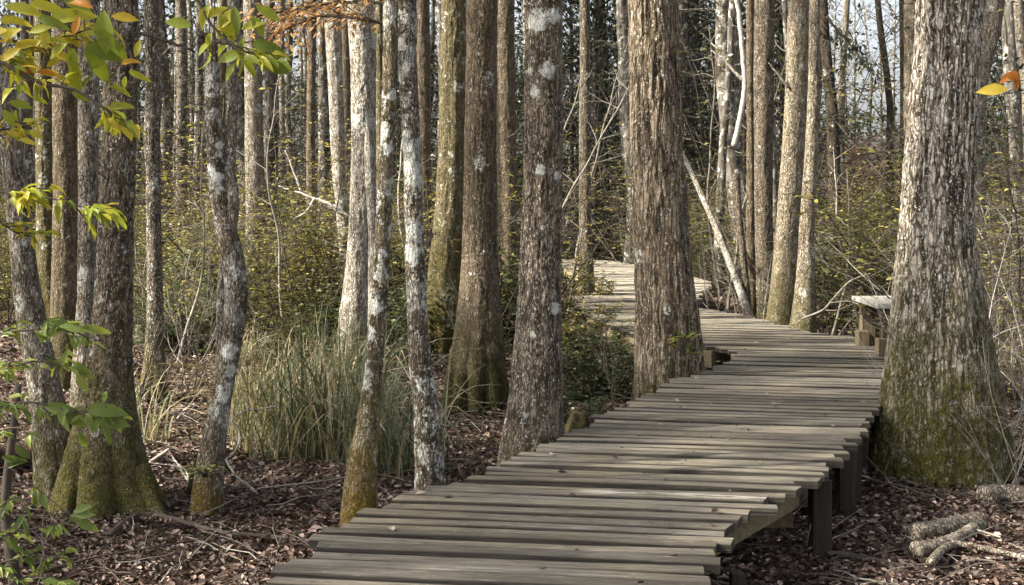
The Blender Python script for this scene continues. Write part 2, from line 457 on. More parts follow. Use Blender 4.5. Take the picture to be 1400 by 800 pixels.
M_ground = ground_mat()
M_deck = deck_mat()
tim = [(.2, (.04,.032,.02)), (.5, (.13,.105,.06)), (.8, (.27,.225,.13))]
M_post = timber("post_timber", [(.2, (.015,.012,.01)), (.5, (.045,.036,.027)), (.85, (.11,.09,.065))], 'z')
M_joist = timber("joist_timber", tim, 'y')
M_benchp = timber("bench_leg_timber", [(.35, (.022,.017,.011)), (.55, (.095,.072,.043)), (.8, (.23,.185,.12))], 'z')
M_bencht = timber("bench_seat_timber", [(.35, (.06,.055,.05)), (.55, (.20,.19,.17)), (.8, (.40,.385,.35))], 'x')

# ------------------------------------------------------------------ the ground
def build_ground():
    def axis(lo, hi, n, c, k):
        u = np.linspace(-1, 1, n); s = np.sinh(k * u) / math.sinh(k)
        return np.where(s < 0, c + s * (c - lo), c + s * (hi - c))
    xs = axis(-260, 260, 241, 1.0, 4.2); ys = axis(-30, 520, 301, 12, 4.0)
    X, Y = np.meshgrid(xs, ys)
    Z = ground(X, Y)
    V = np.stack([X, Y, Z], -1).reshape(-1, 3)
    n, m = len(xs), len(ys)
    i = np.arange(m - 1)[:, None] * n; j = np.arange(n - 1)[None]
    Fq = np.stack([i + j, i + j + 1, i + n + j + 1, i + n + j], -1).reshape(-1, 4)
    b = MB(); b.add(V, Fq)
    tag(b.build("ground", M_ground), "forest floor of brown earth and old leaves", kind="structure")
build_ground()

# ------------------------------------------------------------------ deck outline (pixels on the deck plane -> metres)
def dk(px, py):
    Z = F * CH / (py - HZ); return (Z, (px - 700) / F * Z)
LEFT = [(3.2, -1.55), (4.5, -1.15)] + [dk(*p) for p in ((362,796),(384,768),(420,756),(443,724),(471,713),(486,699),(512,697),(533,682),(562,669),(605,664),(652,650),
        (688,627),(730,614),(748,607),(772,598),(800,584),(820,566),(842,560),(862,550),(882,542),(926,515),(956,509),(985,499),(1002,488),(1006,480))] + \
       [(12.62, 1.98), (13.0, 1.80), (13.9, 1.25), (15.2, 1.0), (17, .80), (18.8, .9), (19.6, 1.22), (21, 1.38), (23, 1.42), (24.5, 1.3), (26.2, .95), (29, .2)]
RIGHT = [(3.2, .62), (4.5, .74)] + [dk(*p) for p in ((980,797),(981,785),(975,768),(972,753),(988,740),(990,717),(1020,704),(1053,691),(1066,679),(1084,664),(1102,659),(1118,648),(1146,630),
        (1156,612),(1173,588),(1188,570),(1204,556),(1214,545),(1223,528))] + \
        [(10.8, 3.15), (11.6, 3.6), (12.0, 3.85), (13.3, 3.85), (13.7, 3.45), (14.1, 3.1), (15.3, 2.88), (16.7, 2.5), (17.3, 2.28), (17.9, 2.0), (18.25, 1.98), (18.4, 2.42), (19.6, 2.75), (21.6, 3.12), (23.5, 2.95), (26.4, 2.45), (29, 1.6)]
LZ, LX = np.array(sorted(LEFT)).T
RZ, RX = np.array(sorted(RIGHT)).T
def left_at(z): return float(np.interp(z, LZ, LX))
def right_at(z): return float(np.interp(z, RZ, RX))
def slope_at(z): return math.tan(R(float(np.interp(z, [4, 10, 13, 17, 20, 27], [8, 11, 10, 14, 22, 30]))))

def on_deck(x, y, m=.0):
    x = np.asarray(x, float); y = np.asarray(y, float)
    return (x > np.interp(y, LZ, LX) - m) & (x < np.interp(y, RZ, RX) + m) & (y < 29)

deck = empty("boardwalk", (0, 0, 0), "weathered grey timber boardwalk on posts winding through the trees", "boardwalk")
def build_planks():
    V, Fq, UV, A, PL, ED = [], [], [], [], [], []
    z0 = 3.6; k = 0; n = 0
    rr = random.Random(4)
    while z0 < 28.5:
        pitch = 0.126 + rr.uniform(-.012, .012) - (.04 if rr.random() < .06 else 0)
        sl = slope_at(z0); zc = z0; xc = (left_at(zc) + right_at(zc)) / 2
        xl, xr = left_at(zc), right_at(zc)
        for _ in range(12):
            xl = .5 * xl + .5 * left_at(zc - sl * (xl - xc)); xr = .5 * xr + .5 * right_at(zc - sl * (xr - xc))
        xl += rr.uniform(-.035, .03); xr += rr.uniform(-.05, .05)
        if rr.random() < .12: xr += rr.uniform(.03, .08)
        gap = rr.uniform(.009, .019); w = pitch / math.sqrt(1 + sl * sl) ** 0 - gap
        th = .038; dz = rr.uniform(-.008, .005); tw = rr.uniform(-.008, .008); bow = rr.uniform(-.007, .007); tl = rr.gauss(0, .03)
        skew = rr.uniform(-.010, .010)
        rnd = rr.random(); off = rr.uniform(0, 50)
        ls = (left_at(z0 + .25) - left_at(z0 - .25)) / .5 * rr.uniform(.0, .9); rs_ = (right_at(z0 + .25) - right_at(z0 - .25)) / .5 * rr.uniform(.1, .9); rs_ = max(-1.6, min(1.9, rs_)); ls = max(-1.2, min(1.2, ls))
        NS = 14; cham = .005
        prof = [(-w/2, -th), (-w/2, -cham), (-w/2 + cham*.8, -.001), (-w/2 + .012, .0), (0, .0015), (w/2 - .012, 0), (w/2 - cham*.8, -.001), (w/2, -cham), (w/2, -th)]
        m = len(prof); base = n
        for s in range(NS + 1):
            u = s / NS; x = xl + (xr - xl) * u
            yb = z0 - sl * (x - xc) + skew * math.sin(u * 3.1) + rr.uniform(-.0012, .0012)
            cut = 0
            for q, (pv, pz) in enumerate(prof):
                # ends sawn slightly off square
                ex = (pv * (ls if s == 0 else rs_) if s in (0, NS) else 0)
                V.append((x + ex, yb + pv, pz + pv * tl + dz + tw * (u - .5) + bow * (4 * u * (1 - u)) + rr.uniform(-.0008, .0008)))
                UV.append((x + off, pv + k * 1.37 + pz * .9)); A.append(rnd)
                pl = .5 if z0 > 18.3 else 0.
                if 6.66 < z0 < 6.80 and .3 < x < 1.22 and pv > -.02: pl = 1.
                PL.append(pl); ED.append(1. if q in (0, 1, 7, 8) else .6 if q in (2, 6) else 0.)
        for s in range(NS):
            for q in range(m):
                a = base + s * m + q; b_ = base + s * m + (q + 1) % m
                Fq.append((a, b_, b_ + m, a + m))
        n += (NS + 1) * m
        V_end = [base + q for q in range(m)], [base + NS * m + q for q in range(m)]
        Fq.append(tuple(V_end[0])); Fq.append(tuple(reversed(V_end[1])))
        z0 += pitch + (.10 if 18.2 < z0 < 18.34 else 0); k += 1
    me = bpy.data.meshes.new("decking")
    me.from_pydata(V, [], [tuple(reversed(f)) for f in Fq])
    uvl = me.uv_layers.new(name="UVMap")
    vi = np.empty(len(me.loops), np.int32); me.loops.foreach_get("vertex_index", vi)
    uvl.data.foreach_set("uv", np.array(UV, np.float32)[vi].ravel())
    for nm, arr in (("rnd", A), ("pale", PL), ("edge", ED)):
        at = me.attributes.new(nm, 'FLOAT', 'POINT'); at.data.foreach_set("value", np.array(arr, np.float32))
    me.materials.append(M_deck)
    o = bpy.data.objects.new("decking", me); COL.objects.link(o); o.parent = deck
build_planks()

def stringer(zs, side, inset, z0=-.041, h=.145, th=.045):
    b = MB()
    P = []
    for z in zs:
        x = (left_at(z) if side == 'l' else right_at(z)); P.append((x + (inset if side == 'l' else -inset), z))
    # straight member between the first and last point of each span
    for (a, c) in zip(P[:-1], P[1:]):
        L = math.dist(a, c); rz = math.atan2(c[1] - a[1], c[0] - a[0])
        b.box(((a[0] + c[0]) / 2, (a[1] + c[1]) / 2, z0 - h / 2), (L + .01, th, h), rz, a=random.random())
    b.build("stringer", M_joist, deck, smooth=False)
for seg in ((3.7, 5.2, 6.1), (6.103, 7.2), (7.203, 8.5, 9.6), (9.603, 10.6, 11.4)):
    stringer(seg, 'r', .14)
for seg in ((3.7, 5.4), (5.403, 7.2, 9.0), (9.003, 10.4, 11.9)):
    stringer(seg, 'l', .16)
for seg in ((12.85, 13.9), (13.903, 15.2, 17.0), (19.8, 21.5, 24, 26)):
    stringer(seg, 'l', .02, h=.16)
stringer((17.5, 18.6, 20, 21.6), 'r', .05)
def post(x, y, top=-.045, w=.10, h=None):
    b = MB(); g = gz(x, y) - .12
    b.box((x, y, (g + top) / 2), (w, w * .95, top - g), .1, a=random.random())
    return b.build("post", M_post, deck, smooth=False)
px_, pz_ = W(1126, 645, 7.25).x, 7.25
post(px_ - .02, pz_); post(px_ - 1.35, 7.5)
post(W(990, 770, 5.72).x, 5.72, top=-.192); post(W(1008, 770, 6.0).x, 6.0, top=-.192, w=.06)
post(W(1156, 620, 8.25).x, 8.25); post(W(1171, 600, 8.5).x - .02, 8.5, w=.08)
post(W(1198, 580, 9.45).x - .12, 9.45); post(-.55, 5.8); post(.4, 8.6)
for z in (11.2, 14.4, 16.6, 20.5, 22.8, 25): post(left_at(z) + .12, z); post(right_at(z) - .14, z)
for z in (5.9, 7.35, 9.3, 11.2, 14.4, 16.6, 20.5, 22.8, 25):
    b = MB(); a = (left_at(z) + .12, z); c = (right_at(z) - .2, z)
    b.box(((a[0] + c[0]) / 2, z + .02, -.262), (c[0] - a[0], .045, .14), 0, a=random.random()); b.build("cross_beam", M_joist, deck, smooth=False)

# ------------------------------------------------------------------ bench
def build_bench():
    r = empty("bench", (3.5, 12.6, 0), "short timber bench with a bleached plank seat on the deck behind the broad mossy trunk", "bench")
    x0, x1 = -.25, .32
    for k, (ya, yb, rn) in enumerate(((-.47, -.165, .9), (-.155, .155, .6), (.165, .47, .8))):
        b = MB(); b.box(((x0 + x1) / 2, (ya + yb) / 2, .44), (x1 - x0, yb - ya, .042), 0, a=rn)
        b.build("seat_plank", M_bencht, r, smooth=False)
    for y in (-.36, .36):
        b = MB(); b.box((0, y - .05, .355), (.42, .045, .125), 0, a=.3); b.build("cleat", M_benchp, r, smooth=False)
        for sx in (-.12, .16):
            b = MB(); b.box((sx, y + .03, .21), (.12, .11, .416), 0, a=random.random()); b.build("leg", M_benchp, r, smooth=False)
        b = MB(); b.box((-.19, y - .045, .075), (.1, .14, .146), 0, a=.7); b.build("foot_block", M_benchp, r, smooth=False)
        b = MB(); b.box((.22, y - .045, .075), (.1, .14, .146), 0, a=.7); b.build("foot_block", M_benchp, r, smooth=False)
build_bench()

# ------------------------------------------------------------------ trees
def twig_set(mb, base, d0, L, rad, depth, rr, mi=0, sides=4, droop=0., spread=.7, tips=None, a=.5):
    """recursive branching limb"""
    n = 6; P = [Vector(base)]; d = Vector(d0).normalized()
    for k in range(n):
        d = (d + Vector((rr.uniform(-1, 1), rr.uniform(-1, 1), rr.uniform(-1, 1) - droop)) * .22).normalized()
        P.append(P[-1] + d * L / n)
    rads = np.linspace(rad, rad * .35, n + 1)
    mb.tube(P, rads, sides, mi, a, cap=False)
    if tips is not None: tips.append((P[-1], d)); tips.append((P[3], d))
    if depth > 0:
        for k in range(2, n + 1):
            if rr.random() < .8:
                s = Vector((rr.uniform(-1, 1), rr.uniform(-1, 1), rr.uniform(-.5, .8)))
                twig_set(mb, P[k], (d + s * spread).normalized(), L * rr.uniform(.35, .6), rads[k] * .6, depth - 1, rr, mi, max(3, sides - 1), droop, spread, tips, a)

def crown_mesh(seed, R0=2.6, nleaf=700):
    rr = random.Random(seed); mb = MB(); tips = []
    for k in range(8):
        th = k * 2.4 + rr.uniform(-.4, .4)
        twig_set(mb, (0, 0, rr.uniform(-1.6, .6)), (math.cos(th), math.sin(th), rr.uniform(.5, 1.3)), rr.uniform(2., 3.2), .05, 2, rr, 0, 5, tips=tips)
    P = np.array([tuple(t[0]) for t in tips]); idx = rng.integers(0, len(P), nleaf)
    Q = P[idx] + rng.normal(0, .16, (nleaf, 3))
    leaves(mb, Q, rng.normal(size=(nleaf, 3)), rng.normal(size=(nleaf, 3)) + [0, 0, 1], rng.uniform(.06, .11, nleaf), rng.uniform(.04, .07, nleaf), KITE, 1)
    return mb.mesh("crown", [M_far, M_autumn])
CROWNS = [crown_mesh(11), crown_mesh(12), crown_mesh(13)]

def sun_lane(x, y, far=18, near=0, wide=1.6):
    """true where a tree would shade the sunlit far reach of the deck"""
    dx, dy = S.x / math.hypot(S.x, S.y), S.y / math.hypot(S.x, S.y)
    for (qx, qy) in ((2.0, 20.5), (2.2, 23.5), (1.6, 26)):
        t = (x - qx) * dx + (y - qy) * dy
        if near < t < far and abs((x - qx) * dy - (y - qy) * dx) < wide: return True
    return False

MARKS = [(0, "the left border"), (90, "the wide dim trunk"), (164, "the dark rough tree"), (247, "the pale slim flared trunk"), (292, "the crooked trunk"), (347, "the wide grey trunk"), (427, "the slim brown trunk"),
         (496, "the broad white trunk"), (560, "the rosette-spotted trunk"), (618, "the greenish pair trunk"), (658, "the fluted pair trunk"), (743, "the white-spotted trunk"), (800, "the slim bend trunk"), (900, "the thick bend trunk"),
         (1043, "the plain thick trunk"), (1090, "the wider tan trunk"), (1138, "the dark shaded trunk"), (1285, "the broad mossy tree"), (1400, "the right border")]
def gap_text(px):
    if px < 0: return "at the left border"
    for (a, ta), (b_, tb) in zip(MARKS[:-1], MARKS[1:]):
        if px < b_: return "between " + ta + " and " + tb
    return "at the right border"

def add_crown(root, loc, s, k, dense=False):
    if sun_lane(root.location.x, root.location.y, 24, 7, 5): return
    c = bpy.data.objects.new("crown", DENSE if dense else CROWNS[k % 3]); COL.objects.link(c); c.parent = root
    c.location = loc; c.scale = (s, s, s); c.rotation_euler = (0, 0, k * 1.7)

def trunk_geo(zk, xk, rk, Y, H, px=1.3, k_f=32., amp=.008, stretch=.16, flutes=0, fl_amp=0., fl_h=.5, wob=.02, seed=1, plate=.35, fmax=None, gnd=0.):
    """local trunk (origin on the ground): spine xk(zk), radius rk(zk); bark furrows and root flutes are real displacement"""
    zt = CH + (HZ + 40) / F * Y + .2 - gnd
    unit = Y / F * px
    za = np.arange(-.15, min(zt, H), max(.006, unit * 1.15))
    zs = np.concatenate([za, np.arange(za[-1] + .1, H, .22)]) if H > za[-1] + .3 else za
    zd = np.arange(-.5, H + .5, .02)
    xd = np.interp(zd, zk, xk); rd = np.interp(zd, zk, rk)
    top = zk[-1]; sl = (xk[-1] - xk[-3]) / max(zk[-1] - zk[-3], .05); sl = max(-.08, min(.08, sl))
    up = zd > top
    xd[up] = xk[-1] + sl * (1 - np.exp(-(zd[up] - top) / 4)) * 4
    rd[up] = rk[-1] * (1 - .72 * (zd[up] - top) / max(H - top, .1))
    g = np.exp(-.5 * (np.arange(-9, 10) / 3.6) ** 2); g /= g.sum()
    xd = np.convolve(np.pad(xd, 9, 'edge'), g, 'valid'); rd = np.convolve(np.pad(rd, 9, 'edge'), g, 'valid')
    cx = np.interp(zs, zd, xd); r0 = np.interp(zs, zd, rd)
    cx += wob * .35 * (vn(zs * 1.3, 0 * zs, 0 * zs, seed) - .5) * np.minimum(r0 * 8, 1)
    cy = wob * 1.5 * (vn(zs * .6, 0 * zs + 5, 0 * zs, seed) - .5)
    rmax = np.interp(1.2, zs, r0)
    sides = int(np.clip(2 * math.pi * rmax / unit, 14, fmax or 320))
    th = np.arange(sides) * 2 * math.pi / sides
    TH, Z = np.meshgrid(th, zs); R0 = np.repeat(r0[:, None], sides, 1)
    C, Sn = np.cos(TH), np.sin(TH)
    o = seed * 3.7
    u, v = C * rmax * k_f + o, Sn * rmax * k_f + o
    wz = Z * k_f * stretch
    wu = (vn(u * .5, v * .5, wz * .9, seed + 5) - .5) * 1.6
    n1 = vn(u + wu, v + wu, wz, seed)
    n1 = 1 - np.abs(2 * n1 - 1) ** 1.1
    n2 = vn(u * 1.3 + 7, v * 1.3, wz * 3.2, seed + 3)
    n3 = vn(u * 2.6, v * 2.6, wz * 7, seed + 8)
    h = np.clip(.62 * n1 + plate * n2 + .18 * n3 - .12, 0, 1)
    h = sm((h - .15) / .75)
    fl = np.zeros_like(Z)
    if flutes:
        rr = random.Random(seed)
        ph = rr.uniform(0, 6.28); tw = vn(Z * .8, TH * 0, TH * 0, seed + 2) * .5
        s_ = np.abs(np.cos((TH * flutes + ph + .9 * np.sin(TH + ph)) / 2 + tw * .4))
        w = np.exp(-np.maximum(Z, 0) / fl_h)
        fl = fl_amp * w * (s_ ** .7 - .85) * 1.9
        fl += fl_amp * .25 * w * (vn(C * 4 + o, Sn * 4, Z * 2, seed + 6) - .5)
    lump = (vn(C * 2.2 + o, Sn * 2.2, Z * 1.6, seed + 9) - .5) * .06 + (vn(C * 5 + o, Sn * 5, Z * 6, seed + 19) - .5) * .03
    RR = R0 * (1 + fl + lump) + amp * (h - .55) + .3 * amp * (n3 - .5)
    X = cx[:, None] + RR * C; Yv = cy[:, None] + RR * Sn
    V = np.stack([X, Yv, Z], -1).reshape(-1, 3)
    n, m = len(zs), sides
    i = np.arange(n - 1)[:, None] * m; j = np.arange(m)[None]; jn = (j + 1) % m
    Fq = np.stack([i + j, i + jn, i + m + jn, i + m + j], -1).reshape(-1, 4)
    return V, Fq, h.reshape(-1), (cx[-1], cy[-1], zs[-1])

TREES = {}
_tc = [0]
def tree(prof, Y, label, H=11., mat=None, flare=1.2, crown=True, group=None, name="tree", cs=1., base=None, spots=(), rs=0, **kw):
    """prof: (row, centre column, width) in photo pixels, any order"""
    _tc[0] += 1; seed = _tc[0]
    prof = sorted(prof, key=lambda p: -p[0])
    X0 = (prof[0][1] - 700) / F * Y if base is None else base
    if not rs and len(prof) > 5: rs = 26
    g = gz(X0, Y)
    zk, xk, rk = [], [], []
    for (py, pc, w) in prof:
        p = W(pc, py, Y); zk.append(p.z - g); xk.append(p.x - X0); rk.append(w / 2 / F * Y)
    if zk[0] > .02:
        zz = zk[0]; zk.insert(0, 0.); xk.insert(0, xk[0] - (xk[1] - xk[0]) / max(zk[2] - zz, .1) * zz * .4 if len(zk) > 2 else xk[0])
        rk.insert(0, rk[0] * (1 + (flare - 1) * min(1, zz / .25)))
    zk = [-.2] + zk; xk = [xk[0]] + xk; rk = [rk[0] * 1.05] + rk
    if len(zk) < 4: zk.append(zk[-1] + .1); xk.append(xk[-1]); rk.append(rk[-1])
    kw.setdefault("k_f", 34.); kw.setdefault("amp", .006)
    V, Fq, h, top = trunk_geo(np.array(zk), np.array(xk), np.array(rk), Y, H, seed=seed, gnd=g, **kw)
    root = empty(name, (X0, Y, g), label, "tree", group)
    b = MB(); b.add(V, Fq, 0, h)
    t = b.build("trunk", mat or bark(), root)
    if rs or spots:
        r_ = random.Random(seed * 7); sv = np.zeros(len(V)); cm = V.reshape(-1, 3)
        zt = CH + HZ / F * Y - g
        for (px, py, rp) in spots:
            p = W(px, py, Y); d = np.hypot(cm[:, 0] - (p.x - X0), (cm[:, 2] - (p.z - g)) * .85) / (rp / F * Y)
            sv = np.maximum(sv, np.where(cm[:, 1] < np.interp(cm[:, 2], zk, np.zeros(len(zk))), np.clip(1.7 - d, 0, 1.25), 0))
        for k in range(rs):
            z = r_.uniform(.1, zt); th = r_.uniform(0, 6.28); rr0 = float(np.interp(z, zk, rk)); c = np.array([float(np.interp(z, zk, xk)) + rr0 * math.cos(th), rr0 * math.sin(th), z])
            rs_ = r_.choice([.012, .018, .03, .05]) * r_.uniform(.6, 1.5)
            d = np.sqrt((((cm - c) * [1, 1, .8]) ** 2).sum(1)) / rs_
            sv = np.maximum(sv, np.clip(1.2 - d, 0, .62) * (1 if d.size else 1))
        at = t.data.attributes.new("spot", 'FLOAT', 'POINT'); at.data.foreach_set("value", sv.astype(np.float32))
    if crown: add_crown(root, top, cs, seed)
    return root

def side_branch(root, pts, Y, r0, r1, mat, dy=None, sides=6, wob=.012, name="branch"):
    """bare branch traced in photo pixels, a part of its tree"""
    P = []
    for k, (px, py) in enumerate(pts):
        p = W(px, py, Y + (dy[k] if dy else 0)); P.append(p - root.location if root else p)
    P = smooth_path(P, 6 * len(pts))
    if name == 'root': P[:, 2] -= np.linspace(0, .10, len(P)) ** 1.0
    P = P + rng.normal(0, wob, P.shape) * np.linspace(0, 1, len(P))[:, None] * .5
    b = MB(); b.tube(P, np.linspace(r0, r1, len(P)), sides, a=random.random())
    return b.build(name, mat, root)

BK = dict(dark=(.018,.015,.012), mid=(.095,.08,.063), light=(.25,.22,.18))
b_dark = bark(**BK, lichen=.25, speck=.55, moss_h=1.1, moss_c=(.125,.115,.026), base_bare=.02)
b_oak = bark(dark=(.010,.008,.007), mid=(.12,.103,.082), light=(.55,.51,.45), lichen=.45, lscale=5, speck=.9, moss_h=1.6, moss_c=(.085,.078,.012), base_bare=0, vs_=36., crackv=.16)
b_mid = bark(**BK, lichen=.35, lscale=7, speck=.5, moss_h=.7, moss_c=(.09,.085,.025), algae=.3)
b_centre = bark(dark=(.016,.012,.009), mid=(.105,.083,.06), light=(.31,.265,.205), lichen=.25, speck=.6, lscale=6, moss_h=.5, moss_c=(.085,.08,.02), algae=.15, vs_=30., crackv=.085)
b_plain = bark(dark=(.03,.022,.016), mid=(.12,.095,.07), light=(.24,.205,.165), lichen=.2, lscale=8, speck=.35, moss_h=.9, moss_c=(.075,.068,.018), algae=.5)
b_white = bark(dark=(.05,.045,.038), mid=(.27,.25,.22), light=(.58,.56,.52), lichen=.75, lscale=5, speck=.75, moss_h=.6, algae=.15)
b_grey = bark(dark=(.04,.034,.028), mid=(.19,.17,.145), light=(.40,.375,.335), lichen=.5, lscale=7, speck=.6, moss_h=.6, algae=.35)
b_blotch = bark(dark=(.03,.024,.018), mid=(.12,.10,.078), light=(.25,.22,.18), lichen=.85, lscale=6, speck=.45, moss_h=.35, moss_c=(.15,.10,.018), algae=.3)
b_mosst = bark(dark=(.03,.026,.012), mid=(.11,.095,.05), light=(.23,.205,.13), lichen=.42, lscale=7, speck=.35, moss_h=1.6, moss_c=(.10,.085,.02), algae=.85)
b_shadow = bark(dark=(.012,.01,.008), mid=(.05,.042,.034), light=(.11,.095,.08), lichen=.1, speck=.1, moss_h=.3)  # darkened bark: backlit shade of trunks at the opening put into the colour

T = {}
# the broad tree at the right with its mossy swollen foot
T['oak'] = tree([(0,1298,86),(100,1293,88),(200,1286,92),(300,1280,96),(350,1279,104),(400,1283,122),(450,1283,134),(500,1286,147),(550,1286,163),(600,1286,182),(650,1287,198),(668,1287,206)],
     9.4, "broad grey ridged trunk with a swollen green mossy foot, right of the boardwalk", H=13, rs=12, mat=b_oak, k_f=24, amp=.020, stretch=.13, plate=.3, flutes=6, fl_amp=.05, fl_h=.3, flare=1.05, cs=1.3)
# the thick trunk that the boardwalk bends round
T['bend'] = tree([(0,893,66),(100,894,67),(200,898,70),(300,903,75),(400,909,82),(450,913,88),(500,915,94),(540,917,100)],
     11.3, "thick furrowed brown trunk at the inner bend, small plant growing at its foot", H=13, rs=10, mat=b_centre, k_f=22, amp=.022, stretch=.11, plate=.3, flutes=7, fl_amp=.07, fl_h=.3, cs=1.2)
T['centre'] = tree([(0,744,50),(100,743,51),(200,743,52),(300,741,54),(400,739,57),(450,737,62),(500,735,68),(550,732,75),(600,729,88),(625,728,97)],
     8.4, "straight brown trunk with round white lichen spots, touching the left deck edge", H=12, rs=14, spots=[(748,97,9),(735,30,12),(756,25,9),(731,127,6),(724,100,4),(739,233,6),(762,240,5),(758,421,6),(759,418,5),(728,455,4),(741,310,3)], mat=bark(dark=(.018,.014,.011), mid=(.115,.097,.078), light=(.30,.265,.22), lichen=.12, lscale=6, speck=.6, moss_h=.45, moss_c=(.09,.085,.03)),
     k_f=34, amp=.012, stretch=.15, flutes=5, fl_amp=.08, fl_h=.3)
T['pair_r'] = tree([(0,659,42),(100,658,42),(200,657,43),(300,657,47),(350,656,49),(400,655,55),(450,655,66),(500,652,80),(530,652,88),(558,651,98)],
     12.3, "brown trunk with a wide fluted foot, front one of the close pair left of centre", H=13, rs=20, mat=b_plain, k_f=30, amp=.010, stretch=.16, flutes=9, fl_amp=.22, fl_h=.35)
T['pair_l'] = tree([(0,620,33),(100,620,35),(200,618,37),(300,614,42),(350,610,45),(400,606,49),(450,605,56),(487,604,64)],
     16.2, "greenish trunk with a mossy fluted foot, rear one of the close pair left of centre", H=13, mat=b_mosst, k_f=24, amp=.010, stretch=.14, flutes=7, fl_amp=.2, fl_h=.4)
# left group
T['left'] = tree([(0,164,44),(100,165,45),(200,163,45),(300,159,45),(400,156,50),(450,153,52),(500,149,60),(550,146,72),(600,143,92),(650,143,116),(690,148,150),(710,150,166)],
     8.25, "dark rough trunk with a spreading green mossy root foot, nearest tree on the left", H=12, rs=50, mat=b_dark, k_f=38, amp=.011, stretch=.3, plate=.5, flutes=7, fl_amp=.30, fl_h=.42)
T['left_lean'] = tree([(0,-25,24),(120,6,28),(250,20,30),(350,30,32),(400,36,36),(450,45,40),(500,54,42),(550,64,48),(600,73,56),(650,80,66),(700,86,74)],
     8.45, "pale leaning trunk at the left border, touching the dark rough trunk's foot", H=9, mat=b_grey, flutes=5, fl_amp=.12, fl_h=.25, k_f=36, amp=.006, base=-2.75)
T['left_b'] = tree([(0,122,29),(60,122,29),(200,121,27),(300,120,26),(400,119,25),(450,117,28),(500,114,30),(560,113,36)],
     9.6, "speckled grey trunk standing right behind the dark rough tree at the left", H=11, mat=b_grey, k_f=34, amp=.006)
T['l3'] = tree([(0,90,33),(100,90,33),(200,89,32),(300,90,33),(400,90,38)], 13, "wide dim brown trunk between two narrower ones, far left behind the leafy branch", mat=b_plain)
T['l2'] = tree([(0,58,22),(100,59,22),(200,60,22),(300,62,24),(400,66,32),(450,72,44),(480,74,54)], 14.5, "narrow dark trunk with a widening mossy foot at the far left", mat=b_mosst, flutes=5, fl_amp=.15)
T['l6'] = tree([(0,207,19),(100,208,19),(200,209,19),(300,210,20),(400,212,21),(450,212,24),(500,211,30),(540,210,40),(556,209,48)], 12.4,
     "slim straight speckled trunk on mossy stilted roots, right of the dark rough tree", mat=bark(**BK, lichen=.3, speck=.8, moss_h=.7, moss_c=(.12,.11,.02), base_bare=.1), flutes=5, fl_amp=.3, fl_h=.15)
T['l7'] = tree([(0,247,14),(100,249,15),(200,248,14),(300,248,15),(350,248,20),(378,249,30)], 30.5, "pale slim trunk with a small flared foot, standing far back left of the crooked tree", mat=b_grey, H=14)
T['crook'] = tree([(60,290,20),(100,290,20),(150,291,20),(200,293,22),(250,297,24),(300,306,28),(350,318,31),(400,324,32),(430,322,30),(460,318,29),(500,311,27),(540,304,27),(580,296,30),(620,289,36),(660,284,42),(712,283,48)],
     8.15, "crooked lichen-blotched trunk bulging to the right at mid height, left of the tall grass", H=2.88, rs=70, spots=[(298,242,8),(290,232,6),(302,200,5),(318,505,7),(308,540,7),(315,480,9)], mat=b_blotch, crown=False, k_f=30, amp=.005, wob=.01)
T['crookfork'] = tree([(0,318,12),(60,318,12),(120,318,13),(200,316,14),(300,312,15),(400,304,15),(450,303,15),(520,301,16)], 9.5,
     "thin whitish stem rising right behind the crooked trunk", mat=b_grey, H=10, k_f=44, amp=.003)
T['mossfoot'] = tree([(100,301,16),(200,299,17),(300,292,22),(340,286,28),(370,282,36),(405,279,46)], 24.5, "distant trunk with a yellow mossy flared foot, seen left of the crooked tree", mat=b_mosst, H=13, flutes=5, fl_amp=.3, fl_h=.5, k_f=20)
T['g11'] = tree([(0,345,24),(85,346,24),(180,347,25),(300,350,28),(380,350,32)], 21, "wide grey trunk above the thicket right of the crooked tree", mat=b_grey, H=14)
T['w12'] = tree([(0,371,10),(85,372,11),(160,373,12),(300,375,14)], 38, "thin very pale trunk far back above the thicket", mat=b_white, H=15)
T['w12b'] = tree([(0,384,9),(85,384,9),(160,385,10),(300,386,12)], 40, "white sliver of a trunk beside the very pale one far back", mat=b_white, H=15)
T['t12'] = tree([(0,427,12),(100,426,12),(200,425,12),(300,426,14),(380,426,17)], 22, "slim brown trunk left of the white lichened ones", mat=b_plain, H=14)
T['t13'] = tree([(0,453,22),(30,455,23),(100,458,21),(150,460,20),(200,462,20),(250,464,18),(300,469,18),(350,473,18),(400,476,22)], 18,
     "slim trunk whitened by lichen on one side, left of the broad white trunk", mat=b_white, H=13)
T['t14'] = tree([(0,472,14),(100,472,14),(180,473,15),(300,474,17)], 25, "dark slim trunk in the gap left of the broad white trunk", mat=b_plain, H=14)
T['white'] = tree([(0,491,38),(50,496,37),(100,497,34),(200,497,33),(300,494,33),(350,491,34),(400,487,37),(430,485,42)], 14.5,
     "broad white lichen-covered trunk, brightest of the trees left of centre", mat=b_white, k_f=34, amp=.010, stretch=.14, H=13)
T['wfork'] = tree([(200,504,14),(260,507,15),(320,511,15),(400,512,17)], 14.2, "short white stem leaning against the broad white trunk", mat=b_white, H=2.6, crown=False, k_f=40, amp=.004)
T['m16b'] = tree([(0,519,11),(60,519,11),(125,520,12),(250,521,13),(400,522,14)], 17, "very thin greenish trunk between the white tree and the slanted mossy one", mat=b_mosst, H=11)
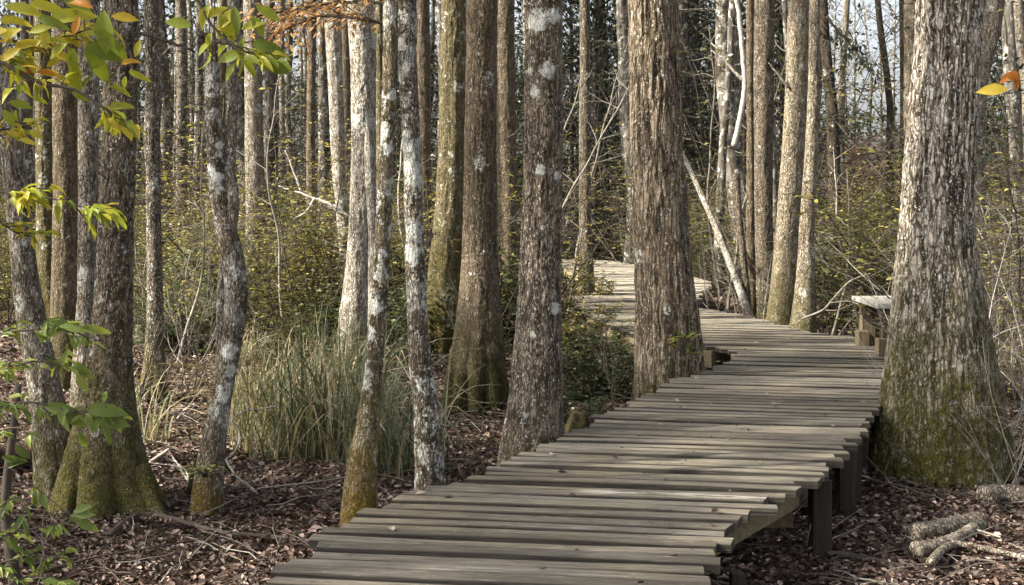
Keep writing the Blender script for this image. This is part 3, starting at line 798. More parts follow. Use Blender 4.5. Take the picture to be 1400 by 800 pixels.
T['m16'] = tree([(0,534,20),(100,533,20),(200,529,20),(300,524,21),(400,519,23),(450,516,23),(500,511,24),(550,506,28),(600,500,35),(650,494,43),(700,492,51)], 6.75,
     "slanting lichen-patched trunk with an orange moss foot by the left deck edge", H=8, rs=60, spots=[(526,178,8),(523,186,7),(531,205,6),(537,130,6),(512,420,9),(506,455,8)], mat=bark(dark=(.03,.026,.014), mid=(.11,.095,.06), light=(.24,.215,.16), lichen=.62, lscale=7, speck=.6, moss_h=.9, moss_c=(.21,.135,.016), algae=.5), k_f=40, amp=.005, flutes=5, fl_amp=.05)
T['m17'] = tree([(0,556,27),(50,556,27),(100,557,25),(200,563,25),(300,566,25),(400,569,28),(450,571,28),(500,575,31),(550,583,35),(600,586,38),(665,588,41)], 7.15,
     "dark trunk with pale lichen rosettes, right of the slanting one at the deck edge", H=9, rs=70, spots=[(549,62,7),(556,93,5),(563,230,12),(560,200,8),(567,245,11),(557,185,6),(563,345,10),(566,352,8),(568,310,6)], mat=bark(dark=(.022,.018,.014), mid=(.10,.082,.064), light=(.23,.20,.165), lichen=.72, lscale=8, speck=.75, moss_h=.25, algae=.2), k_f=40, amp=.005)
T['t21'] = tree([(0,576,22),(100,577,22),(200,578,22),(300,578,24),(380,578,28)], 20, "plain brown trunk in the gap left of the close pair", mat=b_plain, H=14)
T['t20'] = tree([(0,690,27),(100,691,27),(200,692,27),(300,694,29),(380,695,34)], 17.5, "plain dim trunk in the gap between the close pair and the white-spotted trunk", mat=b_plain, H=14)
T['t23'] = tree([(0,800,14),(100,800,14),(200,799,15),(300,800,17),(350,801,19),(395,801,24)], 19.6, "slim straight trunk rising from the yellow shrub beside the far bend of the deck", mat=b_mid, H=13, base=1.02)
T['t26'] = tree([(200,1004,8),(250,1007,9),(300,1011,9),(350,1016,9),(400,1021,10)], 17.6, "thin leaning sapling with a white crooked top beside the leaning white pole", mat=b_mid, H=2.2, crown=False)
T['t27'] = tree([(0,1026,11),(100,1025,10),(200,1026,10),(300,1026,11),(400,1027,13)], 18, "thin straight dark trunk hugging the left side of a thicker one, right of the bend", mat=b_plain, H=12)
T['t28'] = tree([(0,1045,28),(100,1044,28),(200,1043,27),(300,1043,26),(400,1044,30)], 19.5, "plain thick trunk behind the two pale ones right of the bend", mat=b_mid, H=13)
T['t29'] = tree([(0,1093,29),(100,1090,30),(200,1085,30),(300,1077,31),(350,1074,33),(400,1071,37),(440,1069,44)], 16.3,
     "pale tan speckled trunk leaning slightly right, wider of the two by the outer deck edge", mat=bark(dark=(.05,.04,.028), mid=(.21,.18,.13), light=(.42,.38,.30), lichen=.3, speck=.7, moss_h=1.1, moss_c=(.11,.095,.03), algae=.3), k_f=34, amp=.006, H=13, flutes=5, fl_amp=.1)
T['t30'] = tree([(0,1114,14),(100,1113,15),(200,1110,17),(300,1104,20),(350,1102,22),(400,1101,29),(448,1098,38)], 15.6,
     "pale tan speckled trunk, narrower of the two by the outer deck edge", mat=bark(dark=(.045,.037,.026), mid=(.19,.16,.12), light=(.40,.36,.29), lichen=.35, speck=.7, moss_h=.9, moss_c=(.10,.09,.03), algae=.35), k_f=36, amp=.005, H=12)
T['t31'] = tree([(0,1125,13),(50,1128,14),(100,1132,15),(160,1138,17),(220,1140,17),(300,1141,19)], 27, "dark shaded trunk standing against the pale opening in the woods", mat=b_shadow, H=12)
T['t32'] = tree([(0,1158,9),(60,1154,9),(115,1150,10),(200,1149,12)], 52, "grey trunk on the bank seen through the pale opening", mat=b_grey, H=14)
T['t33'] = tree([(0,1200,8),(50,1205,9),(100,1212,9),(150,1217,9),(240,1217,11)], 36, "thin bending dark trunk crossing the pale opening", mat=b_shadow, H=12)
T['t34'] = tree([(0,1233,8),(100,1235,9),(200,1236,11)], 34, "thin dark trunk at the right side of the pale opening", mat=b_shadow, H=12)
T['t35'] = tree([(0,1247,22),(70,1247,22),(140,1247,23),(300,1250,26)], 20, "light brown trunk half hidden by the left side of the broad mossy tree", mat=b_mid, H=13)
T['t37'] = tree([(0,1362,25),(40,1356,26),(80,1346,25),(120,1338,22),(200,1334,24),(330,1334,28)], 17, "pale trunk leaning away to the right behind the broad mossy tree", mat=b_grey, H=10)
T['t38'] = tree([(0,1392,13),(60,1396,14),(120,1404,14),(300,1412,18)], 19, "pale trunk at the right border leaning left", mat=b_grey, H=11)

# traced branches
side_branch(T['crook'], [(290,66),(278,58),(282,50)], 8.15, .045, .035, b_shadow)
side_branch(T['crook'], [(284,58),(300,57),(322,60),(345,55)], 8.15, .02, .006, M_white)
side_branch(T['crook'], [(312,318),(318,280),(314,220),(318,150),(322,80),(320,0),(324,-60)], 8.15, .045, .026, b_grey, dy=[0,0,.05,.1,.1,.1,.1], sides=10)
side_branch(T['t26'], [(1003,200),(1010,170),(1018,120),(1014,60),(1008,0),(1003,-60)], 17.6, .038, .028, M_white, sides=8)
side_branch(T['t26'], [(1016,110),(1004,98),(990,82),(972,70)], 17.6, .025, .01, M_white)
for k, pts in enumerate([[(470,292),(452,280),(430,272),(405,262),(380,255)], [(478,296),(455,286),(438,278)], [(412,262),(402,235),(390,205)], [(430,272),(418,290),(400,300)]]):
    side_branch(T['t13'], pts, 17.7 - .1 * k, .035 if k == 0 else .02, .008, M_white)
side_branch(T['t29'], [(1078,120),(1062,100),(1050,85)], 16.2, .02, .005, M_twig)
side_branch(T['left'], [(190,45),(215,52),(245,62),(266,72)], 8.2, .012, .008, M_dtwig)
side_branch(T['m17'], [(572,340),(585,330),(596,318)], 7.2, .01, .004, M_twig)
side_branch(T['m17'], [(556,152),(575,148),(600,156)], 7.2, .005, .002, M_twig)
side_branch(T['pair_r'], [(690,190),(705,182),(722,160),(728,140)], 12.2, .012, .004, M_twig)
# stilt roots of the slim straight tree, roots of the dark tree
for pts in ([(205,520),(192,540),(182,566)], [(214,520),(228,548),(236,572)], [(210,525),(212,548),(208,574)]):
    side_branch(T['l6'], pts, 12.3, .05, .03, b_grey, sides=8, name="root")
for pts, dy in (([(190,640),(205,675),(222,694),(240,706)], [-.05,-.12,-.2,-.25]), ([(100,650),(88,690),(70,714)], [-.1,-.2,-.25])):
    side_branch(T['left'], pts, 8.25, .07, .018, b_dark, dy=dy, sides=12, name="root", wob=.004)

# the leaning bleached pole
def pole():
    a, b_ = W(1024, 432, 17.4), W(931, 205, 18.3)
    P = smooth_path([a + Vector((.04, 0, -.35)), a, (a + b_) / 2 + Vector((.04, 0, 0)), b_], 60)
    b = MB(); r = np.linspace(.068, .03, 60); V, Fq = tube_geo(P - P[0], r, 14)
    h = vn(V[:,0]*30, V[:,1]*30, V[:,2]*8, 4); b.add(V, Fq, 0, h)
    o = b.build("dead_trunk", bark(dark=(.05,.04,.03), mid=(.25,.23,.2), light=(.6,.58,.53), lichen=.9, lscale=6, speck=.8, moss_h=.1), None, loc=tuple(P[0]))
    tag(o, "white peeling dead trunk leaning left at the deck bend", "dead trunk")
pole()

def dense_crown(seed):
    r_ = np.random.default_rng(seed); mb = MB(); rq = random.Random(seed); tips = []
    for k in range(9):
        th = k * 2.4; twig_set(mb, (0, 0, rq.uniform(-2., .3)), (math.cos(th), math.sin(th), rq.uniform(.3, 1.)), rq.uniform(1.6, 2.6), .05, 2, rq, 0, 4, tips=tips)
    P = np.array([tuple(t[0]) for t in tips]); n = 4800; Q = P[r_.integers(0, len(P), n)] + r_.normal(0, .2, (n, 3))
    leaves(mb, Q, r_.normal(size=(n, 3)), r_.normal(0, .6, size=(n, 3)) + [0, 0, 1], r_.uniform(.08, .14, n), r_.uniform(.05, .09, n), KITE, 1)
    return mb.mesh("crown", [M_far, M_olive])
DENSE = dense_crown(5)
for k, (x, y) in enumerate(((-10.2, 2.), (-7.4, 2.2), (-10.4, 4.6), (-10.2, 7.2), (-7.8, 7.6), (-9.2, 9.8))):  # unseen trees, added so their crowns shade the near deck
    r_t = tree([(0, 700 + x / 8 * F, 50), (300, 700 + x / 8 * F, 52), (600, 700 + x / 8 * F, 60)], 8., "added unseen leafy tree outside the left border, " + ["first", "second", "third", "fourth", "fifth", "sixth", "seventh"][k] + " of those shading the boardwalk",
        H=9.2, mat=b_plain, crown=False, px=5, fmax=24)
    r_t.location = (x, y, gz(x, y))
    c = bpy.data.objects.new("crown", DENSE); COL.objects.link(c); c.parent = r_t; c.location = (0, 0, 8.6); c.rotation_euler = (0, 0, k * 1.3); c.scale = (1.1, 1.1, 1)

# distant repeats --------------------------------------------------
def far_protos():
    out = []
    for k in range(9):
        rr = random.Random(100 + k); H = 13.
        zk = np.linspace(-.2, H, 10); xk = np.cumsum([0] + [rr.uniform(-.12, .12) for _ in range(9)])
        r = rr.uniform(.07, .15); rk = r * np.linspace(1.15, .4, 10); rk[0] *= 1.5
        V, Fq, h, top = trunk_geo(zk, xk, rk, 30, H, px=2.6, k_f=18, amp=.008, seed=300 + k, fmax=20, wob=.08)
        b = MB(); b.add(V, Fq, 0, h)
        if k % 2 == 0:
            for q in range(9):
                th = rr.uniform(0, 6.28); z = rr.uniform(1.5, 7)
                twig_set(b, (float(np.interp(z, zk, xk)), 0, z), (math.cos(th), math.sin(th), .5), rr.uniform(.5, 1.3), .014, 1, rr, 0, 4)
        out.append((b.mesh("trunk", M_far), top))
    return out
PROTO = far_protos()
def clear_spot(x, y, px):
    if 3 < y < 30 and left_at(y) - 1.0 < x < right_at(y) + .9: return False
    if 1128 < px < 1236: return False
    return True
LAB = [("slender bare trunk among the close-set distant woods", "slender trunks of the distant woods"),
       ("knobbly distant trunk carrying short bare side twigs", "twiggy trunks of the distant woods")]
rr = random.Random(21); placed = []
while len(placed) < 150:
    Y = 19 + 50 * rr.random() ** 1.15; px = rr.uniform(-160, 1560)
    if px > 1060 and rr.random() < .45: continue
    if 330 < px < 480 and Y < 24: continue
    x = (px - 700) / F * Y
    if not clear_spot(x, Y, px) or sun_lane(x, Y): continue
    if any(abs(x - a) < .35 and abs(Y - c) < .5 for a, c in placed): continue
    placed.append((x, Y))
    k = rr.randrange(9); me, top = PROTO[k]; tw = 1 if k % 2 == 0 else 0
    root = empty("tree", (x, Y, gz(x, Y)), ("distant twiggy trunk " if tw else "distant bare trunk ") + gap_text(px), "tree", LAB[tw][1], rz=rr.uniform(0, 6.28))
    root.rotation_euler.x = rr.gauss(0, .03); root.rotation_euler.y = rr.gauss(0, .03)
    s = rr.uniform(.75, 1.25); root.scale = (s, s, 1)
    o = bpy.data.objects.new("trunk", me); COL.objects.link(o); o.parent = root
    if Y < 48 and not sun_lane(x, Y, 24, 7, 5): add_crown(root, top, 1., k, rr.random() < .6)

# ------------------------------------------------------------------ shrubs
def shrub_mesh(seed, h, spread, nst, mat, leafL, density=1., droop=.1, flat=.8, twigs=M_dtwig, litter=0.):
    rr = random.Random(seed); mb = MB(); P, D = [], []
    for k in range(nst):
        th = rr.uniform(0, 6.28); r = rr.uniform(0, spread * .35)
        p = Vector((math.cos(th) * r, math.sin(th) * r, -.05)); d = Vector((math.cos(th) * rr.uniform(.1, .7), math.sin(th) * rr.uniform(.1, .7), 1)).normalized()
        L = h * rr.uniform(.65, 1.05); n = 12; pts = [p]
        for s in range(n):
            d = (d + Vector((rr.uniform(-1, 1), rr.uniform(-1, 1), rr.uniform(-.5, .4))) * .16).normalized()
            pts.append(pts[-1] + d * L / n)
        mb.tube(pts, np.linspace(.012, .003, n + 1), 4, 0, rr.random(), cap=False)
        for s in range(2, n + 1):
            for q in range(3 if density > .6 else 2):
                if rr.random() > .85: continue
                a2 = rr.uniform(0, 6.28); tl = rr.uniform(.18, .5) * (h / 2) ** .5
                td = Vector((math.cos(a2), math.sin(a2), rr.uniform(-.1, .55))).normalized()
                tp = [pts[s]]
                for m in range(4):
                    td = (td + Vector((rr.uniform(-1, 1), rr.uniform(-1, 1), rr.uniform(-1, .6))) * .18).normalized()
                    tp.append(tp[-1] + td * tl / 4)
                mb.tube(tp, np.linspace(.004, .0015, 5), 3, 0, rr.random(), cap=False)
                nl = int(tl / (leafL * .55) * density)
                for m in range(nl):
                    u = (m + rr.random()) / nl * 4; i = min(3, int(u)); pp = tp[i].lerp(tp[i + 1], u - i)
                    side = 1 if m % 2 else -1
                    pd = td.cross(Vector((0, 0, 1))) * side + td * .6 + Vector((0, 0, rr.uniform(-.5, .3)))
                    P.append(tuple(pp)); D.append(tuple(pd))
    P = np.array(P); D = np.array(D); n = len(P)
    if n:
        N = rng.normal(0, .45 / max(flat, .1), (n, 3)) + [0, 0, 1]
        a = np.clip(rng.normal(.45, .25, n) + .18 * (P[:, 2] / h - .4), 0, 1)
        L = leafL * rng.uniform(.6, 1.2, n)
        leaves(mb, P, D, N, L, L * rng.uniform(.4, .6, n), KITE, 1, a)
    return mb.mesh("shrub", [twigs, mat])

SH = {
 'olive': [shrub_mesh(s, 2.3, 1.4, 11, M_olive, .062) for s in (1, 2, 3)],
 'yell': [shrub_mesh(s, 2.2, 1.3, 9, M_yell, .06, .7) for s in (4, 5)],
 'green': [shrub_mesh(s, 1.5, 1.5, 8, M_green, .10, .8) for s in (6, 7)],
 'low': [shrub_mesh(s, .8, .8, 9, M_green, .055) for s in (8, 9)],
 'lowy': [shrub_mesh(s, .85, .6, 8, M_yell, .05) for s in (10,)],
 'bare': [shrub_mesh(s, 2.1, 1.6, 14, M_olive, .05, .12, twigs=M_twig) for s in (12, 13, 14)],
 'yellt': [shrub_mesh(s, 3.1, 2.2, 8, M_yell, .078, .42, flat=1.6) for s in (61, 62, 63)],
 'brush': [shrub_mesh(s, 2.6, 1.5, 8, M_yell, .05, .3, twigs=t_) for s, t_ in ((22, M_dtwig), (23, M_twig), (24, M_dtwig))],
 'red': [shrub_mesh(s, 1.9, 1.6, 12, M_red, .07, .8) for s in (15, 16)],
}
def shrub(kind, x, y, label, group=None, s=1., k=None, sz=None, name="shrub", cat="shrub"):
    me = SH[kind][(k if k is not None else rr.randrange(9)) % len(SH[kind])]
    o = bpy.data.objects.new(name, me); COL.objects.link(o)
    o.location = (x, y, gz(x, y)); o.rotation_euler = (0, 0, rr.uniform(0, 6.28)); o.scale = (s, s, sz or s)
    return tag(o, label, cat, group)

def zone(n, kinds, px0, px1, y0, y1, label, group, smin=.8, smax=1.15, name="shrub", cat="shrub"):
    c = 0; tries = 0; base_label = label
    while c < n and tries < n * 30:
        tries += 1
        Y = rr.uniform(y0, y1); px = rr.uniform(px0, px1); x = (px - 700) / F * Y
        if 3 < Y < 30 and left_at(Y) - .75 < x < right_at(Y) + .6: continue
        if sun_lane(x, Y, 4.5, 0, 1.8): continue
        kd = rr.choice(kinds); nm = {'olive': 'olive', 'yell': 'yellow-green', 'green': 'green', 'yellt': 'tall yellow-green', 'bare': 'twiggy', 'low': 'small low', 'red': 'reddish', 'brush': 'bare'}[kd]
        place = "front" if Y < y0 + (y1 - y0) * .33 else "middle" if Y < y0 + (y1 - y0) * .66 else "rear"
        shrub(kd, x, Y, nm + " " + place + " shrub " + gap_text(px), group, rr.uniform(smin, smax), name=name, cat=cat); c += 1
zone(17, ['yellt', 'yellt', 'olive', 'green'], 225, 500, 17.5, 27, "yellow-green leafy shrub in the thicket behind the tall grass", "shrubs of the thicket behind the tall grass")
zone(10, ['green', 'olive'], 370, 560, 14.5, 19, "low dark green shrub in front of the white trunk", "low shrubs round the white trunk", .55, .8)
zone(22, ['olive', 'green', 'bare'], 480, 800, 19, 32, "olive shrub in the shade between the central trunks", "shrubs between the central trunks")
zone(26, ['olive', 'green', 'bare', 'bare'], 780, 1090, 27, 42, "twiggy shrub behind the far bend of the boardwalk", "shrubs behind the far bend of the boardwalk", .9, 1.3)
zone(10, ['olive', 'bare'], 950, 1075, 18.6, 27, "shaded twiggy shrub beyond the outer deck edge at the bend", "shrubs beyond the outer deck edge", .7, 1.)
zone(28, ['olive', 'olive', 'yellt', 'green', 'green'], 1100, 1265, 16.5, 30, "dense olive shrub between the tan trunks and the broad mossy tree", "shrubs between the tan trunks and the broad tree")
zone(26, ['olive', 'yellt', 'bare'], 1320, 1560, 12, 27, "tangled olive shrub to the right of the broad mossy tree", "shrubs right of the broad mossy tree", .9, 1.25)
zone(20, ['olive', 'yell', 'bare'], -150, 240, 24, 42, "sparse olive shrub in the woods at the far left", "shrubs of the far left woods", .8, 1.1)
zone(9, ['brush'], 225, 480, 16, 24, "", "bare twiggy shrubs in the woods", .7, 1.2)
zone(18, ['brush'], 480, 1080, 17, 34, "", "bare twiggy shrubs in the woods", .7, 1.3)
zone(12, ['brush'], 1100, 1260, 15.5, 26, "", "bare twiggy shrubs in the woods", .6, 1.)
zone(12, ['brush'], 1320, 1500, 11, 22, "", "bare twiggy shrubs in the woods", .6, 1.1)
zone(7, ['brush'], -50, 240, 18, 34, "", "bare twiggy shrubs in the woods", .5, 1.)
zone(9, ['olive', 'green', 'yell'], -60, 235, 19, 27, "", "shrubs of the far left woods", .6, .95)
zone(8, ['green', 'low'], 200, 330, 16, 20, "", "shrubs of the thicket behind the tall grass", .6, .9)
zone(12, ['yellt', 'yell'], 225, 500, 16.5, 22, "", "shrubs of the thicket behind the tall grass", .75, 1.15)
zone(7, ['yellt', 'olive'], -60, 240, 18, 26, "", "shrubs of the far left woods", .6, .95)
zone(8, ['yellt', 'green'], 520, 760, 17, 26, "", "shrubs between the central trunks", .7, 1.)
zone(22, ['red'], 1110, 1420, 40, 58, "reddish brown shrub on the distant bank", "reddish shrubs on the distant bank", .9, 1.25)
zone(30, ['olive', 'bare', 'green'], -100, 1100, 40, 62, "dim shrub at the back of the woods", "shrubs at the back of the woods", 1., 1.6)
SH['under'] = [shrub_mesh(s, 6.2, 2.6, 8, M_olive if s % 2 else M_ever, .085, .42, twigs=M_dtwig) for s in (41, 42, 43, 44)]
def under(n, a, b_, y0, y1):
    c = 0
    while c < n:
        Y = rr.uniform(y0, y1); px = rr.uniform(a, b_); x = (px - 700) / F * Y
        if not clear_spot(x, Y, px) or sun_lane(x, Y, 18, 0, 2.2): continue
        shrub('under', x, Y, "tall spindly understory tree " + gap_text(px), "spindly understory trees", rr.uniform(.8, 1.25), name="understory_tree", cat="tree"); c += 1
under(14, 230, 560, 22, 36); under(14, 560, 1060, 28, 44); under(4, 1040, 1075, 24, 36); under(12, -80, 230, 26, 44); under(9, 1320, 1480, 16, 30); under(12, 0, 1030, 42, 60)
for k, (px, Y, hh, lean, nm) in enumerate(((238,15,3.2,.2,"left of the pale slim flared trunk"),(395,16,3.4,-.25,"in front of the yellow-green thicket"),(440,15.5,2.6,.3,"behind the tall green grass"),(590,19,4,-.2,"left of the greenish pair trunk"),
        (705,16,4,.15,"left of the white-spotted trunk"),(835,17,3.6,-.15,"left of the thick bend trunk, over the shaded deck"),(775,21,4.6,.1,"right of the white-spotted trunk"),(960,20.5,4.5,.12,"right of the thick bend trunk"),(985,24,5,-.1,"above the leaning white pole"),
        (1130,17.5,2.4,.35,"right of the tan trunks"),(1180,18,2.8,-.35,"in the olive shrubs left of the broad mossy tree"),(1225,16,2.4,.3,"close to the left flank of the broad mossy tree"),(1370,12,2.7,.15,"right of the broad mossy tree"),(1390,15,3.2,-.3,"at the right border behind the bare shrub"))):
    x = sx_(px, Y)
    if left_at(Y) - .15 < x < right_at(Y) + .15 and Y < 29: x = left_at(Y) - .3 if px < 900 else right_at(Y) + .3
    r_ = random.Random(500 + k); mb = MB(); P = [Vector((0, 0, -.1))]; d = Vector((lean, 0, 1)).normalized()
    for q in range(16):
        d = (d + Vector((r_.uniform(-1, 1), r_.uniform(-1, 1), r_.uniform(0, .4))) * .13).normalized(); P.append(P[-1] + d * hh / 16)
    mb.tube(smooth_path(P, 60), np.linspace(.022, .006, 60) * Y / 17, 7, a=r_.random())
    root = empty("sapling", (x, Y, gz(x, Y)), "thin crooked pale sapling " + nm, "tree"); mb.build("trunk", M_twig, root)
    cb = MB()
    for q in range(4, 16):
        th = r_.uniform(0, 6.28); twig_set(cb, P[q], (math.cos(th), math.sin(th), .6), r_.uniform(.3, .8), .006 * Y / 17, 2, r_, 0, 4)
    cb.build("crown", M_twig, root)
# individual low plants near the deck
shrub('lowy', 1.0, 19.1, "bright yellow-green shrub at the foot of the slim trunk by the far deck bend", s=.8, k=0, sz=1.3)
shrub('lowy', 1.05, 17.6 - 1.2 + .2, "yellow leafy spray over the shaded far part of the deck edge", s=.95, k=0).location.x = .60
for (px, Y, kd, s, lb) in ((800, 12.6, 'low', .95, "leafy green low shrub under the boardwalk bend"), (838, 12.9, 'low', .8, "leafy low shrub close to the left side of the bend trunk"),
                       (790, 11.0, 'low', .7, "small low shrub right of the white-spotted trunk"), (815, 14.2, 'lowy', .95, "yellowish low shrub at the shaded deck edge"),
                       (770, 14.5, 'low', 1., "bushy low shrub farther back right of the white-spotted trunk")):
    shrub(kd, (px - 700) / F * Y, Y, lb, s=s)

# ------------------------------------------------------------------ evergreens
def evergreen_mesh(seed, h, r, n=7000, L=.13):
    r_ = np.random.default_rng(seed); mb = MB()
    nc = 110; C = []
    for k in range(nc):
        z = h * (.08 + .92 * r_.random() ** .9); rad = r * (1.05 - .75 * z / h) * r_.random() ** .5; th = r_.uniform(0, 6.28)
        C.append((rad * math.cos(th), rad * math.sin(th), z))
        if k % 2 == 0:
            z0 = max(.4, z - .5); mb.tube([(0, 0, z0), (C[-1][0] * .5, C[-1][1] * .5, (z0 + z) / 2 + .1), C[-1]], [.03, .02, .008], 4, 0, .5, cap=False)
    C = np.array(C); ci = r_.integers(0, nc, n)
    P = C[ci] + r_.normal(0, 1, (n, 3)) * [.34, .34, .2]
    D = r_.normal(0, 1, (n, 3)) + [0, 0, -.2]; N = r_.normal(0, .6, (n, 3)) + [0, 0, 1]
    Ls = L * r_.uniform(.6, 1.2, n)
    a = np.clip(r_.normal(.45, .22, n) + .25 * (r_.random(nc)[ci] - .5), 0, 1)
    leaves(mb, P, D, N, Ls, Ls * .42, KITE, 1, a)
    return mb
def ever_proto(seed, h, r):
    c = evergreen_mesh(seed, h, r).mesh("crown", [M_dtwig, M_ever])
    t = MB(); t.tube([(0, 0, -.1), (.03, .02, h * .4), (0, 0, h * .93)], [.11, .08, .02], 8); return c, t.mesh("trunk", M_far)
EV = [ever_proto(31, 8.5, 2.3), ever_proto(32, 7., 2.1), ever_proto(33, 9.5, 2.5)]
def evergreen(px, Y, label, group=None, s=1.):
    x = (px - 700) / F * Y
    r_ = empty("evergreen_tree", (x, Y, gz(x, Y)), ("dark glossy evergreen " if Y < 42 else "dim far evergreen ") + gap_text(px), "tree", group, rz=rr.uniform(0, 6.28)); r_.scale = (s, s, s)
    c, t = EV[rr.randrange(3)]
    for nm, me in (("crown", c), ("trunk", t)):
        o = bpy.data.objects.new(nm, me); COL.objects.link(o); o.parent = r_
EG = "dark evergreens behind the boardwalk bend"
for px, Y in ((780,38),(815,34),(850,41),(882,36),(940,35),(975,42),(1010,38),(905,46),(1040,44),(760,46),(1070,40)):
    evergreen(px, Y, "dark glossy evergreen behind the boardwalk bend", EG, rr.uniform(.85, 1.1))
for px, Y in ((560,44),(600,48),(640,43),(690,47),(725,42),(480,52),(520,47)):
    evergreen(px, Y, "dark evergreen deep in the woods left of centre", "evergreens deep in the woods left of centre", rr.uniform(.7, 1.))
for px, Y in ((-60,50),(30,47),(110,53),(190,49),(270,52),(330,56),(420,58)):
    evergreen(px, Y, "dim evergreen at the back of the left woods", "evergreens at the back of the left woods", rr.uniform(.7, 1.))
for px, Y in ((1345,30),(1390,26),(1440,33),(1500,30),(1300,40)):
    evergreen(px, Y, "evergreen behind the thicket right of the broad mossy tree", "evergreens right of the broad tree", rr.uniform(.7, .95))

# far-off woods, one mass
def far_woods():
    mb = MB(); n = 90000
    X = rng.uniform(-50, 60, n); Y = 66 + rng.random(n) * 16 + .02 * X
    px = 700 + X / Y * F
    dens = fbm(X * .25, Y * .1, rng.uniform(0, 1, n), 5)
    Hh = 15.0
    Z = rng.random(n) * Hh
    keep = (vn(X * .6, Y * .3, Z * .7, 41) > .12)
    gap = (px > 1095) & (px < 1262) & (Z > 2.9) & (rng.random(n) > .05)
    keep &= ~gap
    X, Y, Z = X[keep], Y[keep], Z[keep]; m = len(X)
    P = np.stack([X, Y, Z + ground(X, Y)], -1)
    L = rng.uniform(.16, .46, m)
    leaves(mb, P, rng.normal(size=(m, 3)), rng.normal(size=(m, 3)) + [0, -.8, .5], L, L * .5, KITE, 0, np.clip(rng.normal(.5, .25, m), 0, 1))
    for k in range(150):
        x = rng.uniform(-48, 58); y = rng.uniform(66, 84); p = 700 + x / y * F
        if 1105 < p < 1255: continue
        g = gz(x, y); r0 = rng.uniform(.08, .2)
        mb.tube([(x, y, g - .2), (x + rng.uniform(-.4, .4), y, 8), (x + rng.uniform(-.8, .8), y, 17)], [r0, r0 * .7, r0 * .3], 6, 1, rng.random(), cap=False)
    tag(mb.build("far_woods", [M_ever, M_far]), "far-off mixed woods closing the view", kind="stuff")
far_woods()
# pale far trees beyond the bank
for k, (px, Y, h) in enumerate(((1142,88,12),(1168,94,13),(1186,86,11),(1205,97,13),(1222,90,12),(1240,95,13),(1160,105,13))):
    x = (px - 700) / F * Y
    mb = MB(); r2 = random.Random(k + 60)
    mb.tube([(0, 0, -.2), (r2.uniform(-.3, .3), 0, h * .5), (r2.uniform(-.5, .5), 0, h)], [.13, .09, .03], 7)
    root = empty("bare_tree", (x, Y, gz(x, Y)), "bare grey tree beyond the bank, in the pale opening", "tree", "bare trees beyond the bank")
    mb.build("trunk", M_far, root)
    mc = MB()
    for q in range(14):
        th = r2.uniform(0, 6.28); twig_set(mc, (0, 0, h * r2.uniform(.3, .9)), (math.cos(th), math.sin(th), .8), r2.uniform(1.5, 3), .045, 2, r2, 0, 4)
    mc.build("crown", M_far, root)

# ------------------------------------------------------------------ sedge clumps
def sedge(x, y, n, h, spread, label, group=None, seed=0, green=.5):
    r_ = np.random.default_rng(seed); mb = MB(); NS = 7
    th = r_.uniform(0, 6.28, n); br = spread * .28 * r_.random(n) ** .7; bx, by = br * np.cos(th), br * np.sin(th)
    th2 = th + r_.normal(0, 1.4, n); L = h * r_.uniform(.35, 1.45, n); lean = r_.uniform(.08, 1.0, n) ** 1.0 + (r_.random(n) < .2) * r_.uniform(0, .5, n); w = r_.uniform(.0035, .0075, n)
    t = np.linspace(0, 1, NS)[None]
    out = (lean * L)[:, None] * (t ** 1.7) * .85
    up = L[:, None] * (t - (.10 + .42 * lean)[:, None] * t ** 2.6)
    kink = r_.random(n) < .35; up[kink] *= np.where(t > .55, 1.15 - .7 * (t - .55) / .45, 1)
    X = bx[:, None] + out * np.cos(th2)[:, None]; Yy = by[:, None] + out * np.sin(th2)[:, None]; Z = np.maximum(up, .01)
    sx = -np.sin(th2)[:, None] * w[:, None] * (1 - t ** 3 * .9); sy = np.cos(th2)[:, None] * w[:, None] * (1 - t ** 3 * .9)
    A = np.stack([X - sx, Yy - sy, Z], -1); B = np.stack([X + sx, Yy + sy, Z + .002], -1)
    V = np.stack([A, B], 2).reshape(-1, 3)
    base = (np.arange(n) * NS * 2)[:, None] + (np.arange(NS - 1) * 2)[None]
    Fq = np.stack([base, base + 1, base + 3, base + 2], -1).reshape(-1, 4)
    ca = np.where(r_.random(n) < green, r_.uniform(0, .5, n), r_.uniform(.5, 1., n))
    mb.add(V, Fq, 0, np.repeat(ca, NS * 2))
    o = mb.build("grass_clump", M_sedge, None, loc=(x, y, gz(x, y)))
    return tag(o, label, "grass clump", group)
def sx(px, Y): return (px - 700) / F * Y
sedge(sx(455, 9.9), 9.9, 310, 1.05, 1.5, "tall arching green grass clump left of the slanting mossy trunk", seed=1, green=.7)
sedge(sx(395, 10.3), 10.3, 170, .85, 1.6, "straw-coloured grass clump drooping at the left of the tall green one", seed=2, green=.4)
sedge(sx(540, 9.4), 9.4, 170, .75, 1.4, "grass clump with long blades between the slanting trunk and its right neighbour", seed=3, green=.55)
sedge(sx(350, 11.2), 11.2, 380, .75, 1.2, "thin dry grass clump right of the crooked trunk", seed=4, green=.15)
sedge(sx(500, 11.6), 11.6, 200, .85, 1.5, "grass clump behind the slanting mossy trunk", seed=5, green=.4)
sedge(sx(430, 12.2), 12.2, 180, .9, 1.6, "dry grass clump at the back of the tall grass", seed=6, green=.5)
for k in range(16):
    Y = rr.uniform(9.5, 16); px = rr.choice([rr.uniform(150, 380), rr.uniform(330, 580), rr.uniform(1330, 1450)])
    sedge(sx(px, Y), Y, 60, rr.uniform(.35, .6), .7, "thin tuft of dry grass in the leaf litter", "thin dry grass tufts", seed=20 + k, green=.15)

